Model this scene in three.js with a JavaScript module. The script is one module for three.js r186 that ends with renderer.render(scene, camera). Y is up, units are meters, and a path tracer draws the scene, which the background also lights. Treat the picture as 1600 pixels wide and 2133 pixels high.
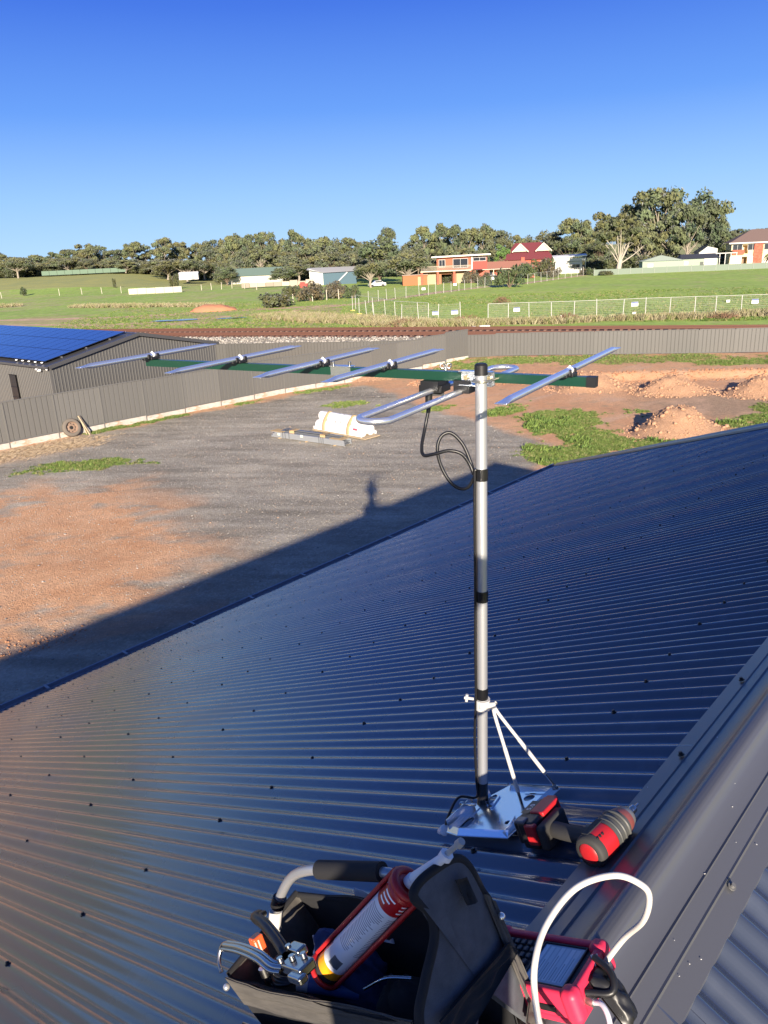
import * as THREE from 'three';
import { mergeGeometries, mergeVertices, toCreasedNormals } from 'three/addons/utils/BufferGeometryUtils.js';
import { RoundedBoxGeometry } from 'three/addons/geometries/RoundedBoxGeometry.js';
import { MarchingCubes } from 'three/addons/objects/MarchingCubes.js';

// ---------------------------------------------------------------- camera, sky, sun, exposure
const scene = new THREE.Scene();
const camera = new THREE.PerspectiveCamera(67.37, 0.75, 0.05, 4000);
camera.position.set(0, 8.2, 0);
camera.rotation.order = 'YXZ';
camera.rotation.set(THREE.MathUtils.degToRad(-18.7), 0, THREE.MathUtils.degToRad(-2.6));
const renderer = new THREE.WebGLRenderer({ antialias: true });
renderer.setSize(768, 1024);
renderer.toneMapping = THREE.LinearToneMapping;
renderer.toneMappingExposure = 2.2;
renderer.shadowMap.enabled = true;
// clear late-afternoon sky: radiance by elevation, a little brighter round the low sun behind the camera
const SUN_EL = THREE.MathUtils.degToRad(16.45), SUN_AZ = THREE.MathUtils.degToRad(179);   // azimuth clockwise from -z
const sunDir = new THREE.Vector3(Math.sin(SUN_AZ) * Math.cos(SUN_EL), Math.sin(SUN_EL), -Math.cos(SUN_AZ) * Math.cos(SUN_EL));
{
  const W = 512, Hh = 512, data = new Float32Array(W * Hh * 4);
  const stops = [[-90, 0.14, 0.14, 0.13], [-2, 0.25, 0.34, 0.44], [0, 0.235, 0.355, 0.490], [4, 0.160, 0.285, 0.475], [9, 0.070, 0.172, 0.445], [15, 0.030, 0.090, 0.372], [28, 0.020, 0.060, 0.235], [50, 0.018, 0.045, 0.145], [90, 0.018, 0.041, 0.120]];
  for (let j = 0; j < Hh; j++) {
    const el = (j + 0.5) / Hh * 180 - 90;
    let k = 0; while (k < stops.length - 2 && el > stops[k + 1][0]) k++;
    const a = stops[k], b = stops[k + 1]; let f = Math.min(1, Math.max(0, (el - a[0]) / (b[0] - a[0])));
    for (let i = 0; i < W; i++) {
      const lon = ((i + 0.5) / W - 0.5) * 2 * Math.PI, e = el * Math.PI / 180;
      const dx = Math.cos(e) * Math.cos(lon), dz = Math.cos(e) * Math.sin(lon), dy = Math.sin(e);
      const c = Math.max(0, dx * sunDir.x + dy * sunDir.y + dz * sunDir.z);
      const glow = el > -1 ? 0.10 * Math.pow(c, 8) + 0.3 * Math.pow(c, 60) : 0;
      const o = (j * W + i) * 4;
      data[o] = a[1] + (b[1] - a[1]) * f + glow; data[o + 1] = a[2] + (b[2] - a[2]) * f + glow * 0.95; data[o + 2] = a[3] + (b[3] - a[3]) * f + glow * 0.85; data[o + 3] = 1;
    }
  }
  const sky = new THREE.DataTexture(data, W, Hh, THREE.RGBAFormat, THREE.FloatType);
  sky.mapping = THREE.EquirectangularReflectionMapping; sky.magFilter = THREE.LinearFilter; sky.minFilter = THREE.LinearFilter; sky.needsUpdate = true;
  scene.background = sky; scene.environment = sky;
}
const sun = new THREE.DirectionalLight(new THREE.Color().setRGB(1.0, 0.87, 0.70), 5);
sun.target.position.set(0, 0, -30); sun.position.copy(sunDir).multiplyScalar(150).add(sun.target.position);
sun.castShadow = true; sun.shadow.radius = 1; sun.shadow.mapSize.set(4096, 4096);
Object.assign(sun.shadow.camera, { left: -90, right: 90, top: 60, bottom: -60, near: 1, far: 500 });
scene.add(sun, sun.target);

// ---------------------------------------------------------------- helpers
let seed = 12345;
const rnd = () => { seed |= 0; seed = seed + 0x6D2B79F5 | 0; let t = Math.imul(seed ^ seed >>> 15, 1 | seed); t = t + Math.imul(t ^ t >>> 7, 61 | t) ^ t; return ((t ^ t >>> 14) >>> 0) / 4294967296; };
const rr = (a, b) => a + (b - a) * rnd();
const V = (x, y, z) => new THREE.Vector3(x, y, z);
const ss = (a, b, x) => { const t = Math.min(1, Math.max(0, (x - a) / (b - a))); return t * t * (3 - 2 * t); };
const hash2 = (x, y) => { let h = Math.imul(x | 0, 374761393) + Math.imul(y | 0, 668265263) | 0; h = Math.imul(h ^ h >>> 13, 1274126177); return ((h ^ h >>> 16) >>> 0) / 4294967296; };
const vnoise = (x, y) => { const xi = Math.floor(x), yi = Math.floor(y), fx = x - xi, fy = y - yi, u = fx * fx * (3 - 2 * fx), v = fy * fy * (3 - 2 * fy); const a = hash2(xi, yi), b = hash2(xi + 1, yi), c = hash2(xi, yi + 1), d = hash2(xi + 1, yi + 1); return a + (b - a) * u + (c - a) * v + (a - b - c + d) * u * v; };
const fbm = (x, y, o = 4) => { let s = 0, a = 0.5, t = 0; for (let i = 0; i < o; i++) { s += a * vnoise(x, y); t += a; a *= 0.5; x = x * 2.03 + 17.1; y = y * 2.03 - 9.7; } return s / t; };
const lin = (r, g, b) => new THREE.Color().setRGB(r, g, b);
const mat = (r, g, b, rough = 0.8, o = {}) => new THREE.MeshStandardMaterial({ color: lin(r, g, b), roughness: rough, ...o });
const phys = (r, g, b, rough = 0.5, o = {}) => new THREE.MeshPhysicalMaterial({ color: lin(r, g, b), roughness: rough, ...o });
const names = {};
const numbered = n => { const k = names[n] = (names[n] ?? -1) + 1; return k ? `${n}_${String(k).padStart(3, '0')}` : n; };
const sh = o => { o.castShadow = true; o.receiveShadow = true; return o; };
const mesh = (name, geo, m, parent) => { const o = sh(new THREE.Mesh(geo, m)); o.name = parent ? name : numbered(name); (parent ?? scene).add(o); return o; };
const tag = (o, label, category, group) => { o.userData.label = label; o.userData.category = category; if (group) o.userData.group = group; return o; };
const thing = (name, label, category, pos = [0, 0, 0], turn = 0, group) => { const o = new THREE.Group(); o.name = numbered(name); o.position.set(...pos); o.rotation.y = turn; scene.add(o); return tag(o, label, category, group); };
const struct = o => { o.userData.kind = 'structure'; return o; };
const box = (w, h, d, x = 0, y = 0, z = 0) => new THREE.BoxGeometry(w, h, d).translate(x, y, z);
const rbox = (w, h, d, r, x = 0, y = 0, z = 0, s = 2) => new RoundedBoxGeometry(w, h, d, s, r).translate(x, y, z);
const cyl = (r0, r1, h, x = 0, y = 0, z = 0, s = 16) => new THREE.CylinderGeometry(r1, r0, h, s).translate(x, y, z);
// a round bar from a to b
const bar = (a, b, r0, r1 = r0, s = 8) => { const d = b.clone().sub(a), L = d.length(); const g = new THREE.CylinderGeometry(r1, r0, L, s); g.applyQuaternion(new THREE.Quaternion().setFromUnitVectors(V(0, 1, 0), d.normalize())); return g.translate((a.x + b.x) / 2, (a.y + b.y) / 2, (a.z + b.z) / 2); };
const beam = (a, b, w, h) => { const d = b.clone().sub(a), L = d.length(); d.normalize(); const g = new THREE.BoxGeometry(w, h, L); const x = V(0, 1, 0).cross(d).normalize(), y = d.clone().cross(x); g.applyMatrix4(new THREE.Matrix4().makeBasis(x, y, d)); return g.translate((a.x + b.x) / 2, (a.y + b.y) / 2, (a.z + b.z) / 2); };
const tube = (pts, r, seg = 40, rs = 8, closed = false) => new THREE.TubeGeometry(new THREE.CatmullRomCurve3(pts, closed, 'catmullrom', 0.5), seg, r, rs, closed);
const merge = l => mergeGeometries(l.map(g => { const q = g.index ? g.toNonIndexed() : g; for (const k of Object.keys(q.attributes)) if (!['position', 'normal', 'uv'].includes(k)) q.deleteAttribute(k); if (!q.attributes.uv) q.setAttribute('uv', new THREE.Float32BufferAttribute(new Float32Array(q.attributes.position.count * 2), 2)); return q; }));
const geoFrom = (pos, idx, uv) => { const g = new THREE.BufferGeometry(); g.setAttribute('position', new THREE.Float32BufferAttribute(pos, 3)); if (uv) g.setAttribute('uv', new THREE.Float32BufferAttribute(uv, 2)); g.setIndex(idx); g.computeVertexNormals(); return g; };
// quads / polygons listed as vertex arrays -> flat faces
const faces = polys => { const p = [], ix = []; for (const q of polys) { const b = p.length / 3; for (const v of q) p.push(v[0], v[1], v[2]); for (let i = 1; i < q.length - 1; i++) ix.push(b, b + i, b + i + 1); } return geoFrom(p, ix); };
const dataTex = (W, Hh, fn, srgb = true, repeat = false) => { const d = new Uint8Array(W * Hh * 4); const c = [0, 0, 0]; for (let j = 0; j < Hh; j++) for (let i = 0; i < W; i++) { fn(i, j, c); const o = (j * W + i) * 4; for (let k = 0; k < 3; k++) { let v = Math.min(1, Math.max(0, c[k])); if (srgb) v = v <= 0.0031308 ? v * 12.92 : 1.055 * Math.pow(v, 1 / 2.4) - 0.055; d[o + k] = v * 255; } d[o + 3] = 255; } const t = new THREE.DataTexture(d, W, Hh); t.magFilter = THREE.LinearFilter; t.minFilter = THREE.LinearMipmapLinearFilter; t.generateMipmaps = true; if (srgb) t.colorSpace = THREE.SRGBColorSpace; if (repeat) t.wrapS = t.wrapT = THREE.RepeatWrapping; t.needsUpdate = true; return t; };
const sdPoly = (P, x, y) => { let d = 1e9, s = 1; for (let i = 0, j = P.length - 1; i < P.length; j = i++) { const ex = P[j][0] - P[i][0], ey = P[j][1] - P[i][1], wx = x - P[i][0], wy = y - P[i][1]; const t = Math.min(1, Math.max(0, (wx * ex + wy * ey) / (ex * ex + ey * ey))); const bx = wx - ex * t, by = wy - ey * t; d = Math.min(d, bx * bx + by * by); const c1 = y >= P[i][1], c2 = y < P[j][1], c3 = ex * wy > ey * wx; if ((c1 && c2 && c3) || (!c1 && !c2 && !c3)) s = -s; } return s * Math.sqrt(d); };   // negative inside
const mix3 = (c, r, g, b, f) => { c[0] += (r - c[0]) * f; c[1] += (g - c[1]) * f; c[2] += (b - c[2]) * f; };

// ---------------------------------------------------------------- ground
const bankLine = x => -48.4 + 0.16 * (x - 8);
const yardElev = (x, z) => 0.4 * ss(0, 1.3, bankLine(x) - z + 0.5 * (fbm(x * 0.7, z * 0.7, 3) - 0.5)) * ss(1, 9, x) + 0.07 * (fbm(x * 0.35 + 5, z * 0.35, 3) - 0.5) + 0.03 * (fbm(x * 1.7, z * 1.7, 2) - 0.5);
const farElev = (x, z) => 5 * ss(230, 340, -z) * ss(60, 110, -x) - 0.0 * x;
const gravelP = [[-15.4, -38.3], [-12.6, -40.5], [-8.2, -44.9], [-4.5, -48.9], [-0.9, -50.2], [0.8, -47], [2.2, -43.1], [4.95, -37.4], [7.2, -33.3], [6.9, -30.8], [5.4, -28], [12, -20], [12, 10], [-40, 10], [-40, -22], [-19, -31], [-16.5, -34.5]];
const dirtP = [[-16, -29.5], [-9.5, -30], [-6.3, -25.8], [-3.9, -22], [-4.4, -19.2], [-5.7, -16.8], [-9, -14], [-20, -8], [-24, -24]];
// grass patches in the yard: centre x, z, radii, turn, strength
const grassE = [[-13.2, -32.2, 3.4, 1.0, 0.10, 1], [-14.3, -39.6, 1.6, 0.5, 0.75, 0.9], [-12.2, -41.4, 2.2, 0.45, 0.8, 0.8], [-8, -45.6, 2.4, 0.4, 0.8, 0.55], [-3.2, -49.4, 2.6, 0.7, 0.6, 0.8], [-1.7, -43.6, 2, 1.0, 0, 0.7], [0.5, -57.5, 5, 1.3, 0.25, 0.8], [8.6, -36.8, 3.2, 2.2, 0.9, 1], [7.2, -30.6, 1.8, 2.4, 0.5, 0.95], [9.2, -32.6, 2.2, 1.7, 0.6, 0.85], [6.6, -40.2, 2.6, 0.9, 0.9, 0.75], [12.6, -37.6, 1.5, 1.2, 0.2, 0.5], [17.3, -31.6, 2.3, 5, -0.25, 1.05], [20, -36, 2, 4, -0.3, 0.9], [16, -54.2, 14, 2.6, -0.22, 1], [26, -49.6, 6, 1.8, -0.2, 0.9], [3.4, -41.4, 1.6, 0.8, 0.6, 0.5], [12, -31, 2.2, 1.4, 0.3, 0.7], [5.6, -54, 4, 1.2, -0.2, 0.6]];
const grassMask = (x, z) => { let g = 0; for (const [cx, cz, rx, rz, a, s] of grassE) { const dx = x - cx, dz = z - cz; if (Math.abs(dx) > 16 || Math.abs(dz) > 8) continue; const c = Math.cos(a), n = Math.sin(a), u = (dx * c - dz * n) / rx, v = (dx * n + dz * c) / rz, q = u * u + v * v; if (q < 2.2) g = Math.max(g, s * (1.25 - q * 0.8)); } if (g <= 0) return 0; return g + 1.5 * (fbm(x * 0.75 + 40, z * 0.75 - 12, 4) - 0.52) + 0.9 * (fbm(x * 3.1, z * 3.1 + 8, 2) - 0.55); };
const X0 = -32, X1 = 42, Z0 = -68, Z1 = -6, TW = 1920, TH = 1600;
const yardTex = dataTex(TW, TH, (i, j, c) => {
  const x = X0 + (i + 0.5) / TW * (X1 - X0), z = Z1 + (j + 0.5) / TH * (Z0 - Z1);
  const n1 = fbm(x * 0.33, z * 0.33, 4), n2 = fbm(x * 1.6 + 7, z * 1.6, 4), n3 = vnoise(x * 9, z * 9), n4 = hash2(i, j);
  // soil
  const s = n1 * 0.6 + n2 * 0.4;
  c[0] = 0.52 + 0.24 * s; c[1] = 0.245 + 0.22 * s; c[2] = 0.115 + 0.15 * s;
  if (n2 > 0.62) mix3(c, 0.30, 0.22, 0.13, (n2 - 0.62) * 2.2);
  const mud = ss(5.2, 1.5, Math.hypot((x - 18) * 0.8, z + 39.2) + 3 * (n2 - 0.5)); if (mud > 0) mix3(c, 0.30 + 0.08 * n3, 0.215 + 0.06 * n3, 0.14 + 0.04 * n3, mud * 0.8);
  const lt = fbm(x * 0.8 + z * 0.9, z * 0.22 - x * 0.3 + 5, 4); if (lt > 0.56) mix3(c, 0.62, 0.40, 0.26, (lt - 0.56) * 3);
  const d = sdPoly(gravelP, x, z) + 1.6 * (fbm(x * 0.7, z * 0.7, 4) - 0.5);
  const gr = ss(0.5, -0.5, d);
  if (gr > 0) {
    const q = 0.62 + 0.75 * n1, sp = n4 > 0.75 ? 0.11 : 0, tr = fbm(x * 0.5 + z * 0.2, z * 2.2 - x * 0.4, 3);
    let gR = 0.305 * q + sp * n2 + 0.26 * (tr - 0.45), gG = 0.272 * q + sp * n2 + 0.24 * (tr - 0.45), gB = 0.214 * q + sp * n2 + 0.2 * (tr - 0.45);
    // red soil worn through the gravel in the foreground left
    const reg = ss(1.0, -2.6, sdPoly(dirtP, x, z) + 2.2 * (fbm(x * 0.3 + 11, z * 0.3, 3) - 0.5));
    const p = reg * 0.60 + (fbm(x * 0.30 + z * 0.22 + 3, z * 0.62 - x * 0.34, 6) - 0.5) * 2.1 + (fbm(x * 1.1 - z * 0.5, z * 2.6 + x * 0.9, 4) - 0.5) * 0.9 - 0.02;
    const f = ss(-0.05, 0.5, p) * 0.93 * reg; const du = reg * 0.45 * (1 - f); gR += 0.16 * du; gG += 0.09 * du; gB += 0.045 * du;
    const tR = 0.60 + 0.16 * n2, tG = 0.285 + 0.17 * n2, tB = 0.125 + 0.13 * n2;
    gR += (tR - gR) * f; gG += (tG - gG) * f; gB += (tB - gB) * f;
    mix3(c, gR, gG, gB, gr);
  }
  // straw and pale litter beside the fence
  const st = ss(2.6, 0.6, Math.abs((x + 16.6) * 0.75 + (z + 35.2) * 0.66)) * ss(6, 1, Math.hypot(x + 16.8, z + 35.4));
  if (st > 0 && n2 + n3 * 0.3 > 0.5) mix3(c, 0.60, 0.46, 0.33, st * 0.8);
  // fine wheel ruts in the red corner
  const ru = (x + 8.2) * 0.35 + (z + 15.9) * 0.94; if (x < -4 && Math.abs(ru) < 0.7) mix3(c, 0.36, 0.2, 0.12, 0.5 * ss(0.7, 0.2, Math.abs(ru)));
  const g = grassMask(x, z); if (g > 0.3) mix3(c, 0.17 + 0.09 * n3, 0.215 + 0.08 * n3, 0.05, ss(0.25, 0.9, g) * 0.75);
  const k = 0.82 + 0.36 * (0.5 * n3 + 0.5 * n4); c[0] *= k; c[1] *= k; c[2] *= k;
});
yardTex.flipY = false;
const bumpTex = dataTex(512, 512, (i, j, c) => { const v = 0.55 * hash2(i >> 1, j >> 1) + 0.45 * vnoise(i / 7, j / 7); c[0] = c[1] = c[2] = v; }, false, true);
const grid = (xs, zs, h, uvf) => { const p = [], uv = [], ix = [], n = xs.length; for (const z of zs) for (const x of xs) { p.push(x, h(x, z), z); uv.push(...uvf(x, z)); } for (let j = 0; j < zs.length - 1; j++) for (let i = 0; i < n - 1; i++) { const a = j * n + i; ix.push(a, a + 1, a + n, a + 1, a + n + 1, a + n); } return geoFrom(p, ix, uv); };
const range = (a, b, n) => Array.from({ length: n + 1 }, (_, i) => a + (b - a) * i / n);
{
  const yb = bumpTex.clone(); yb.repeat.set(26, 22); yb.needsUpdate = true;
  const g = grid(range(X0, X1, 210), range(Z1, Z0, 180), (x, z) => yardElev(x, z) * ss(-67.8, -62, z), (x, z) => [(x - X0) / (X1 - X0), (z - Z1) / (Z0 - Z1)]);
  g.index.array.reverse(); g.computeVertexNormals();
  struct(mesh('ground', g, new THREE.MeshStandardMaterial({ map: yardTex, roughness: 0.97, bumpMap: yb, bumpScale: 0.03 })));
}
// the paddocks beyond the railway
const trackP = [[[-6, -131], [-17.6, -120.4], [-27, -115.5], [-38, -113], [-60, -122]], [[-6, -133], [-22, -131], [-45, -128], [-75, -138], [-120, -160]], [[-4, -133], [0.7, -140], [5.5, -147], [10, -155], [18, -166], [25, -173], [34, -181], [44, -196], [56, -213]], [[-24, -107.8], [-34, -108.5], [-42, -112]]];
const trackW = [1.6, 1.8, 1.3, 1.6];
const distLine = (L, x, y) => { let d = 1e9; for (let i = 0; i < L.length - 1; i++) { const ex = L[i + 1][0] - L[i][0], ey = L[i + 1][1] - L[i][1], wx = x - L[i][0], wy = y - L[i][1], t = Math.min(1, Math.max(0, (wx * ex + wy * ey) / (ex * ex + ey * ey))); d = Math.min(d, Math.hypot(wx - ex * t, wy - ey * t)); } return d; };
const dryL = [[[-115, -200], [-82, -181]], [[-62, -166], [-45, -156], [-30, -146]], [[-14, -113], [-4, -101], [4, -92]], [[4, -89.5], [14, -86.5], [44, -83]]];
const dryW = [5, 4, 5, 2.2];
const dryMask = (x, z) => { let m = 0; for (let k = 0; k < 4; k++) m = Math.max(m, ss(dryW[k], dryW[k] * 0.3, distLine(dryL[k], x, z) + 4 * (fbm(x * 0.2, z * 0.2, 3) - 0.5))); return m; };
{
  const FX0 = -150, FX1 = 150, FZ0 = -270, FZ1 = -62, w = 1600, h = 1150;
  const t = dataTex(w, h, (i, j, c) => {
    const x = FX0 + (i + 0.5) / w * (FX1 - FX0), z = FZ1 + (j + 0.5) / h * (FZ0 - FZ1);
    const n1 = fbm(x * 0.05, z * 0.05, 4), n2 = fbm(x * 0.4, z * 0.25, 4), n4 = hash2(i, j);
    c[0] = 0.215 + 0.11 * n1 + 0.09 * n2; c[1] = 0.345 + 0.09 * n1 + 0.10 * n2; c[2] = 0.05 + 0.04 * n2;
    const left = ss(-8, -30, x);
    mix3(c, 0.40, 0.36, 0.16, left * ss(0.42, 0.70, n1 * 0.6 + n2 * 0.4) * 0.65);
    mix3(c, 0.37, 0.35, 0.14, ss(0.55, 0.75, n2) * 0.5);
    mix3(c, 0.46, 0.39, 0.25, dryMask(x, z) * 0.55);
    if (x < -5 && z > -150) { const e = ss(0.5, 0.62, fbm(x * 0.12 + 9, z * 0.16, 4)) * ss(-150, -130, z); mix3(c, 0.46, 0.31, 0.18, e * 0.6); }
    for (let k = 0; k < 4; k++) { const d = distLine(trackP[k], x, z) + 1.6 * (fbm(x * 0.3, z * 0.3, 3) - 0.5); if (d < trackW[k] + 1) mix3(c, 0.52 + 0.1 * n2, 0.32 + 0.1 * n2, 0.2 + 0.08 * n2, ss(trackW[k] + 0.6, trackW[k] - 0.5, d) * 0.92); }
    const q = 0.8 + 0.25 * n4 + 0.3 * (vnoise(x * 1.6, z * 0.9) - 0.35); c[0] *= q; c[1] *= q; c[2] *= q;
  });
  const g = grid(range(FX0, FX1, 120), range(FZ1, FZ0, 90), (x, z) => farElev(x, z) + 0.25 * (fbm(x * 0.08, z * 0.08, 3) - 0.5) - 0.02 + 0.06, (x, z) => [(x - FX0) / (FX1 - FX0), (z - FZ1) / (FZ0 - FZ1)]);
  g.index.array.reverse(); g.computeVertexNormals();
  struct(mesh('paddock', g, new THREE.MeshStandardMaterial({ map: t, roughness: 1 })));
  const xs = [...range(-1900, -300, 20), ...range(-280, 280, 56), ...range(300, 1900, 20)], zs = [...range(300, -50, 10), ...range(-62, -420, 60), ...range(-450, -2400, 20)];
  const g2 = grid(xs, zs, (x, z) => farElev(x, z) - 0.45, (x, z) => [x / 40, z / 40]); g2.index.array.reverse(); g2.computeVertexNormals();
  const ft = dataTex(256, 256, (i, j, c) => { const a = Math.min(i, 256 - i) / 20, b = Math.min(j, 256 - j) / 20, n = fbm(a, b, 4); c[0] = 0.25 + 0.12 * n; c[1] = 0.28 + 0.08 * n; c[2] = 0.10; }, true, true);
  struct(mesh('terrain', g2, new THREE.MeshStandardMaterial({ map: ft, roughness: 1 })));
}
{ // bare ground of the neighbouring blocks, left of the yard
  const nt = dataTex(512, 512, (i, j, c) => { const n = fbm(i / 40, j / 40, 4), m = fbm(i / 9, j / 9, 3); c[0] = 0.34 + 0.14 * n; c[1] = 0.27 + 0.10 * n + 0.03 * m; c[2] = 0.20 + 0.06 * n; });
  const g = grid(range(-170, -27, 20), range(20, -68, 14), () => -0.2, (x, z) => [(x + 170) / 143, (z + 68) / 88]); g.index.array.reverse(); g.computeVertexNormals(); struct(mesh('neighbour_ground', g, new THREE.MeshStandardMaterial({ map: nt, roughness: 1 })));
}
// puddles on the dirt track
for (const [x, z, rx, rz, l] of [[-28.6, -114.2, 3.6, 1.5, 'long blue puddle lying on the red dirt track'], [-20.6, -113.5, 2.2, 0.7, 'thin sliver of puddle right of the long puddle on dirt track']]) {
  const s = new THREE.Shape(); for (let k = 0; k < 40; k++) { const a = k / 40 * 6.2832, q = 0.75 + 0.5 * fbm(Math.cos(a) * 1.5 + x, Math.sin(a) * 1.5, 2); s[k ? 'lineTo' : 'moveTo'](Math.cos(a) * rx * q, Math.sin(a) * rz * q); }
  const p = mesh('puddle', new THREE.ShapeGeometry(s).rotateX(-Math.PI / 2), mat(0.10, 0.075, 0.05, 0.04)); p.position.set(x, 0.17, z); tag(p, l, 'puddle'); 
}
// ---------------------------------------------------------------- the house whose roof we stand on
// local frame: x along the ridge, y up, z towards the sunny slope; the shaded slope falls along -z
const RA = THREE.MathUtils.degToRad(24.5), CR = Math.cos(RA), SR = Math.sin(RA), TR = Math.tan(RA);
const RH = 6.981, HW = 8.78, RX0 = -14.2, RX1 = 7.8, EX0 = RX0 - HW, EX1 = RX1 + HW, EAVE = RH - HW * TR;
const HOUSE = V(-0.336, 0, -0.308), HTURN = THREE.MathUtils.degToRad(47.5);
const steelTex = dataTex(512, 512, (i, j, c) => { const v = 0.5 + 0.3 * (fbm(i / 40, j / 40, 3) - 0.5) + 0.1 * (hash2(i, j) - 0.5); c[0] = c[1] = c[2] = v; }, false, true);
const dustTex = dataTex(1024, 1024, (i, j, c) => { const a = fbm(i / 90, j / 260, 4), b = fbm(i / 16, j / 60, 3), s = Math.max(0, fbm(i / 30 + 50, j / 30, 4) - 0.6) * 3; const v = 0.78 + 0.3 * a + 0.12 * b; c[0] = (0.72 * v + s * 0.35) ; c[1] = (0.72 * v + s * 0.32); c[2] = (0.72 * v + s * 0.28); }, false, true); dustTex.colorSpace = THREE.NoColorSpace;
const roughTex = dataTex(512, 512, (i, j, c) => { const v = 0.6 + 0.5 * (fbm(i / 30, j / 70, 4) - 0.2); c[0] = c[1] = c[2] = v; }, false, true);
const roofMat = phys(0.064, 0.080, 0.122, 0.34, { map: dustTex, roughnessMap: roughTex, clearcoat: 0.75, clearcoatRoughness: 0.11, ior: 1.6 });
const capMat = phys(0.080, 0.082, 0.090, 0.42, { clearcoat: 0.35, clearcoatRoughness: 0.2, ior: 1.6 });
const house = thing('house', 'house under the dark corrugated steel hip roof in the foreground', 'house', [HOUSE.x, 0, HOUSE.z], HTURN);
const roof = new THREE.Group(); roof.name = 'roof'; house.add(roof);
const PITCH = 0.0762, COVER = 0.762, AMP = 0.0085;
// one long sheet on the slope s (-1 shaded, +1 sunny); hips cut the sheets at both ends
function sheetGeo(u0, s) {
  const n = 10 * 10 + 6, pos = [], nor = [], uv = [], ix = []; let c = 0;
  for (let i = 0; i <= n; i++) {
    const u = u0 - 0.02 + (COVER + 0.035) * i / n; if (u < EX0 + 0.05 || u > EX1 - 0.05) continue;
    const t0 = Math.max(0.03, u - RX1, RX0 - u), t1 = HW + 0.03; if (t0 >= t1 - 0.02) continue;
    const ph = (u - 0.483) / PITCH * 2 * Math.PI;
    const h = AMP * Math.cos(ph) + 0.0045 * (i / n) + 0.001, dh = -AMP * Math.sin(ph) * 2 * Math.PI / PITCH;
    const N = V(-dh, CR, s * SR).normalize();
    for (const t of [t0, t1]) { pos.push(u, RH - t * TR + h * CR, s * (t + h * SR)); nor.push(N.x, N.y, N.z); uv.push(u / 3.1, t / 3.1 + s); }
    if (c) { const a = 2 * (c - 1); if (s > 0) ix.push(a, a + 1, a + 2, a + 1, a + 3, a + 2); else ix.push(a, a + 2, a + 1, a + 1, a + 2, a + 3); }
    c++;
  }
  if (c < 2) return null;
  const g = new THREE.BufferGeometry(); g.setAttribute('position', new THREE.Float32BufferAttribute(pos, 3)); g.setAttribute('normal', new THREE.Float32BufferAttribute(nor, 3)); g.setAttribute('uv', new THREE.Float32BufferAttribute(uv, 2)); g.setIndex(ix); return g;
}
for (const s of [-1, 1]) for (let k = -31; k < 23; k++) { const g = sheetGeo(0.483 - PITCH * 2.5 + k * COVER, s); if (g) mesh('roof_sheet', g, roofMat, roof); }
// hip ends
for (const [e, rx, sg] of [[EX1, RX1, 1], [EX0, RX0, -1]]) { const y = EAVE + 0.004; mesh('hip_end', faces([[[rx, RH - 0.012, 0], [e, y, -HW], [e, y, HW]]]), roofMat, roof); }
// house body
const wallMat = mat(0.30, 0.27, 0.23, 0.9);
mesh('wall', box(EX1 - EX0 - 1.0, EAVE - 0.12, HW * 2 - 1.0, (EX0 + EX1) / 2, (EAVE - 0.12) / 2, 0), wallMat, house);
mesh('soffit', box(EX1 - EX0 - 0.04, 0.03, HW * 2 - 0.04, (EX0 + EX1) / 2, EAVE - 0.1, 0), mat(0.5, 0.48, 0.44, 0.9), house);
// gutters: an open channel along the eaves
const gutMat = phys(0.20, 0.225, 0.28, 0.3, { clearcoat: 1, clearcoatRoughness: 0.15 });
const gutter = (a, b) => { const sh2 = new THREE.Shape([[0.0, -0.028], [0.0, -0.034], [0.115, -0.034], [0.115, 0.010], [0.119, 0.020], [0.134, 0.020], [0.134, 0.004], [0.126, -0.08], [-0.004, -0.08], [-0.004, -0.028]].map(q => new THREE.Vector2(...q))); const L = b.distanceTo(a), g = new THREE.ExtrudeGeometry(sh2, { depth: L, bevelEnabled: false }); const z = b.clone().sub(a).normalize(), x = V(0, 1, 0).cross(z).normalize(); g.applyMatrix4(new THREE.Matrix4().makeBasis(x, V(0, 1, 0), z)); return g.translate(a.x, a.y, a.z); };
const gy = EAVE + 0.004;
const gfront = mesh('gutter', gutter(V(EX0, gy, -HW), V(EX1, gy, -HW)), gutMat, house);
mesh('gutter', gutter(V(EX1, gy, HW), V(EX0, gy, HW)), gutMat, house);
mesh('gutter', gutter(V(EX1, gy, -HW), V(EX1, gy, HW)), gutMat, house);
mesh('gutter', gutter(V(EX0, gy, HW), V(EX0, gy, -HW)), gutMat, house);
for (let u = 2.34; u < EX1; u += 1.135) mesh('gutter_clip', box(0.035, 0.008, 0.14, u, gy + 0.025, -HW - 0.07), mat(0.28, 0.28, 0.3, 0.35), gfront);
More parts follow.
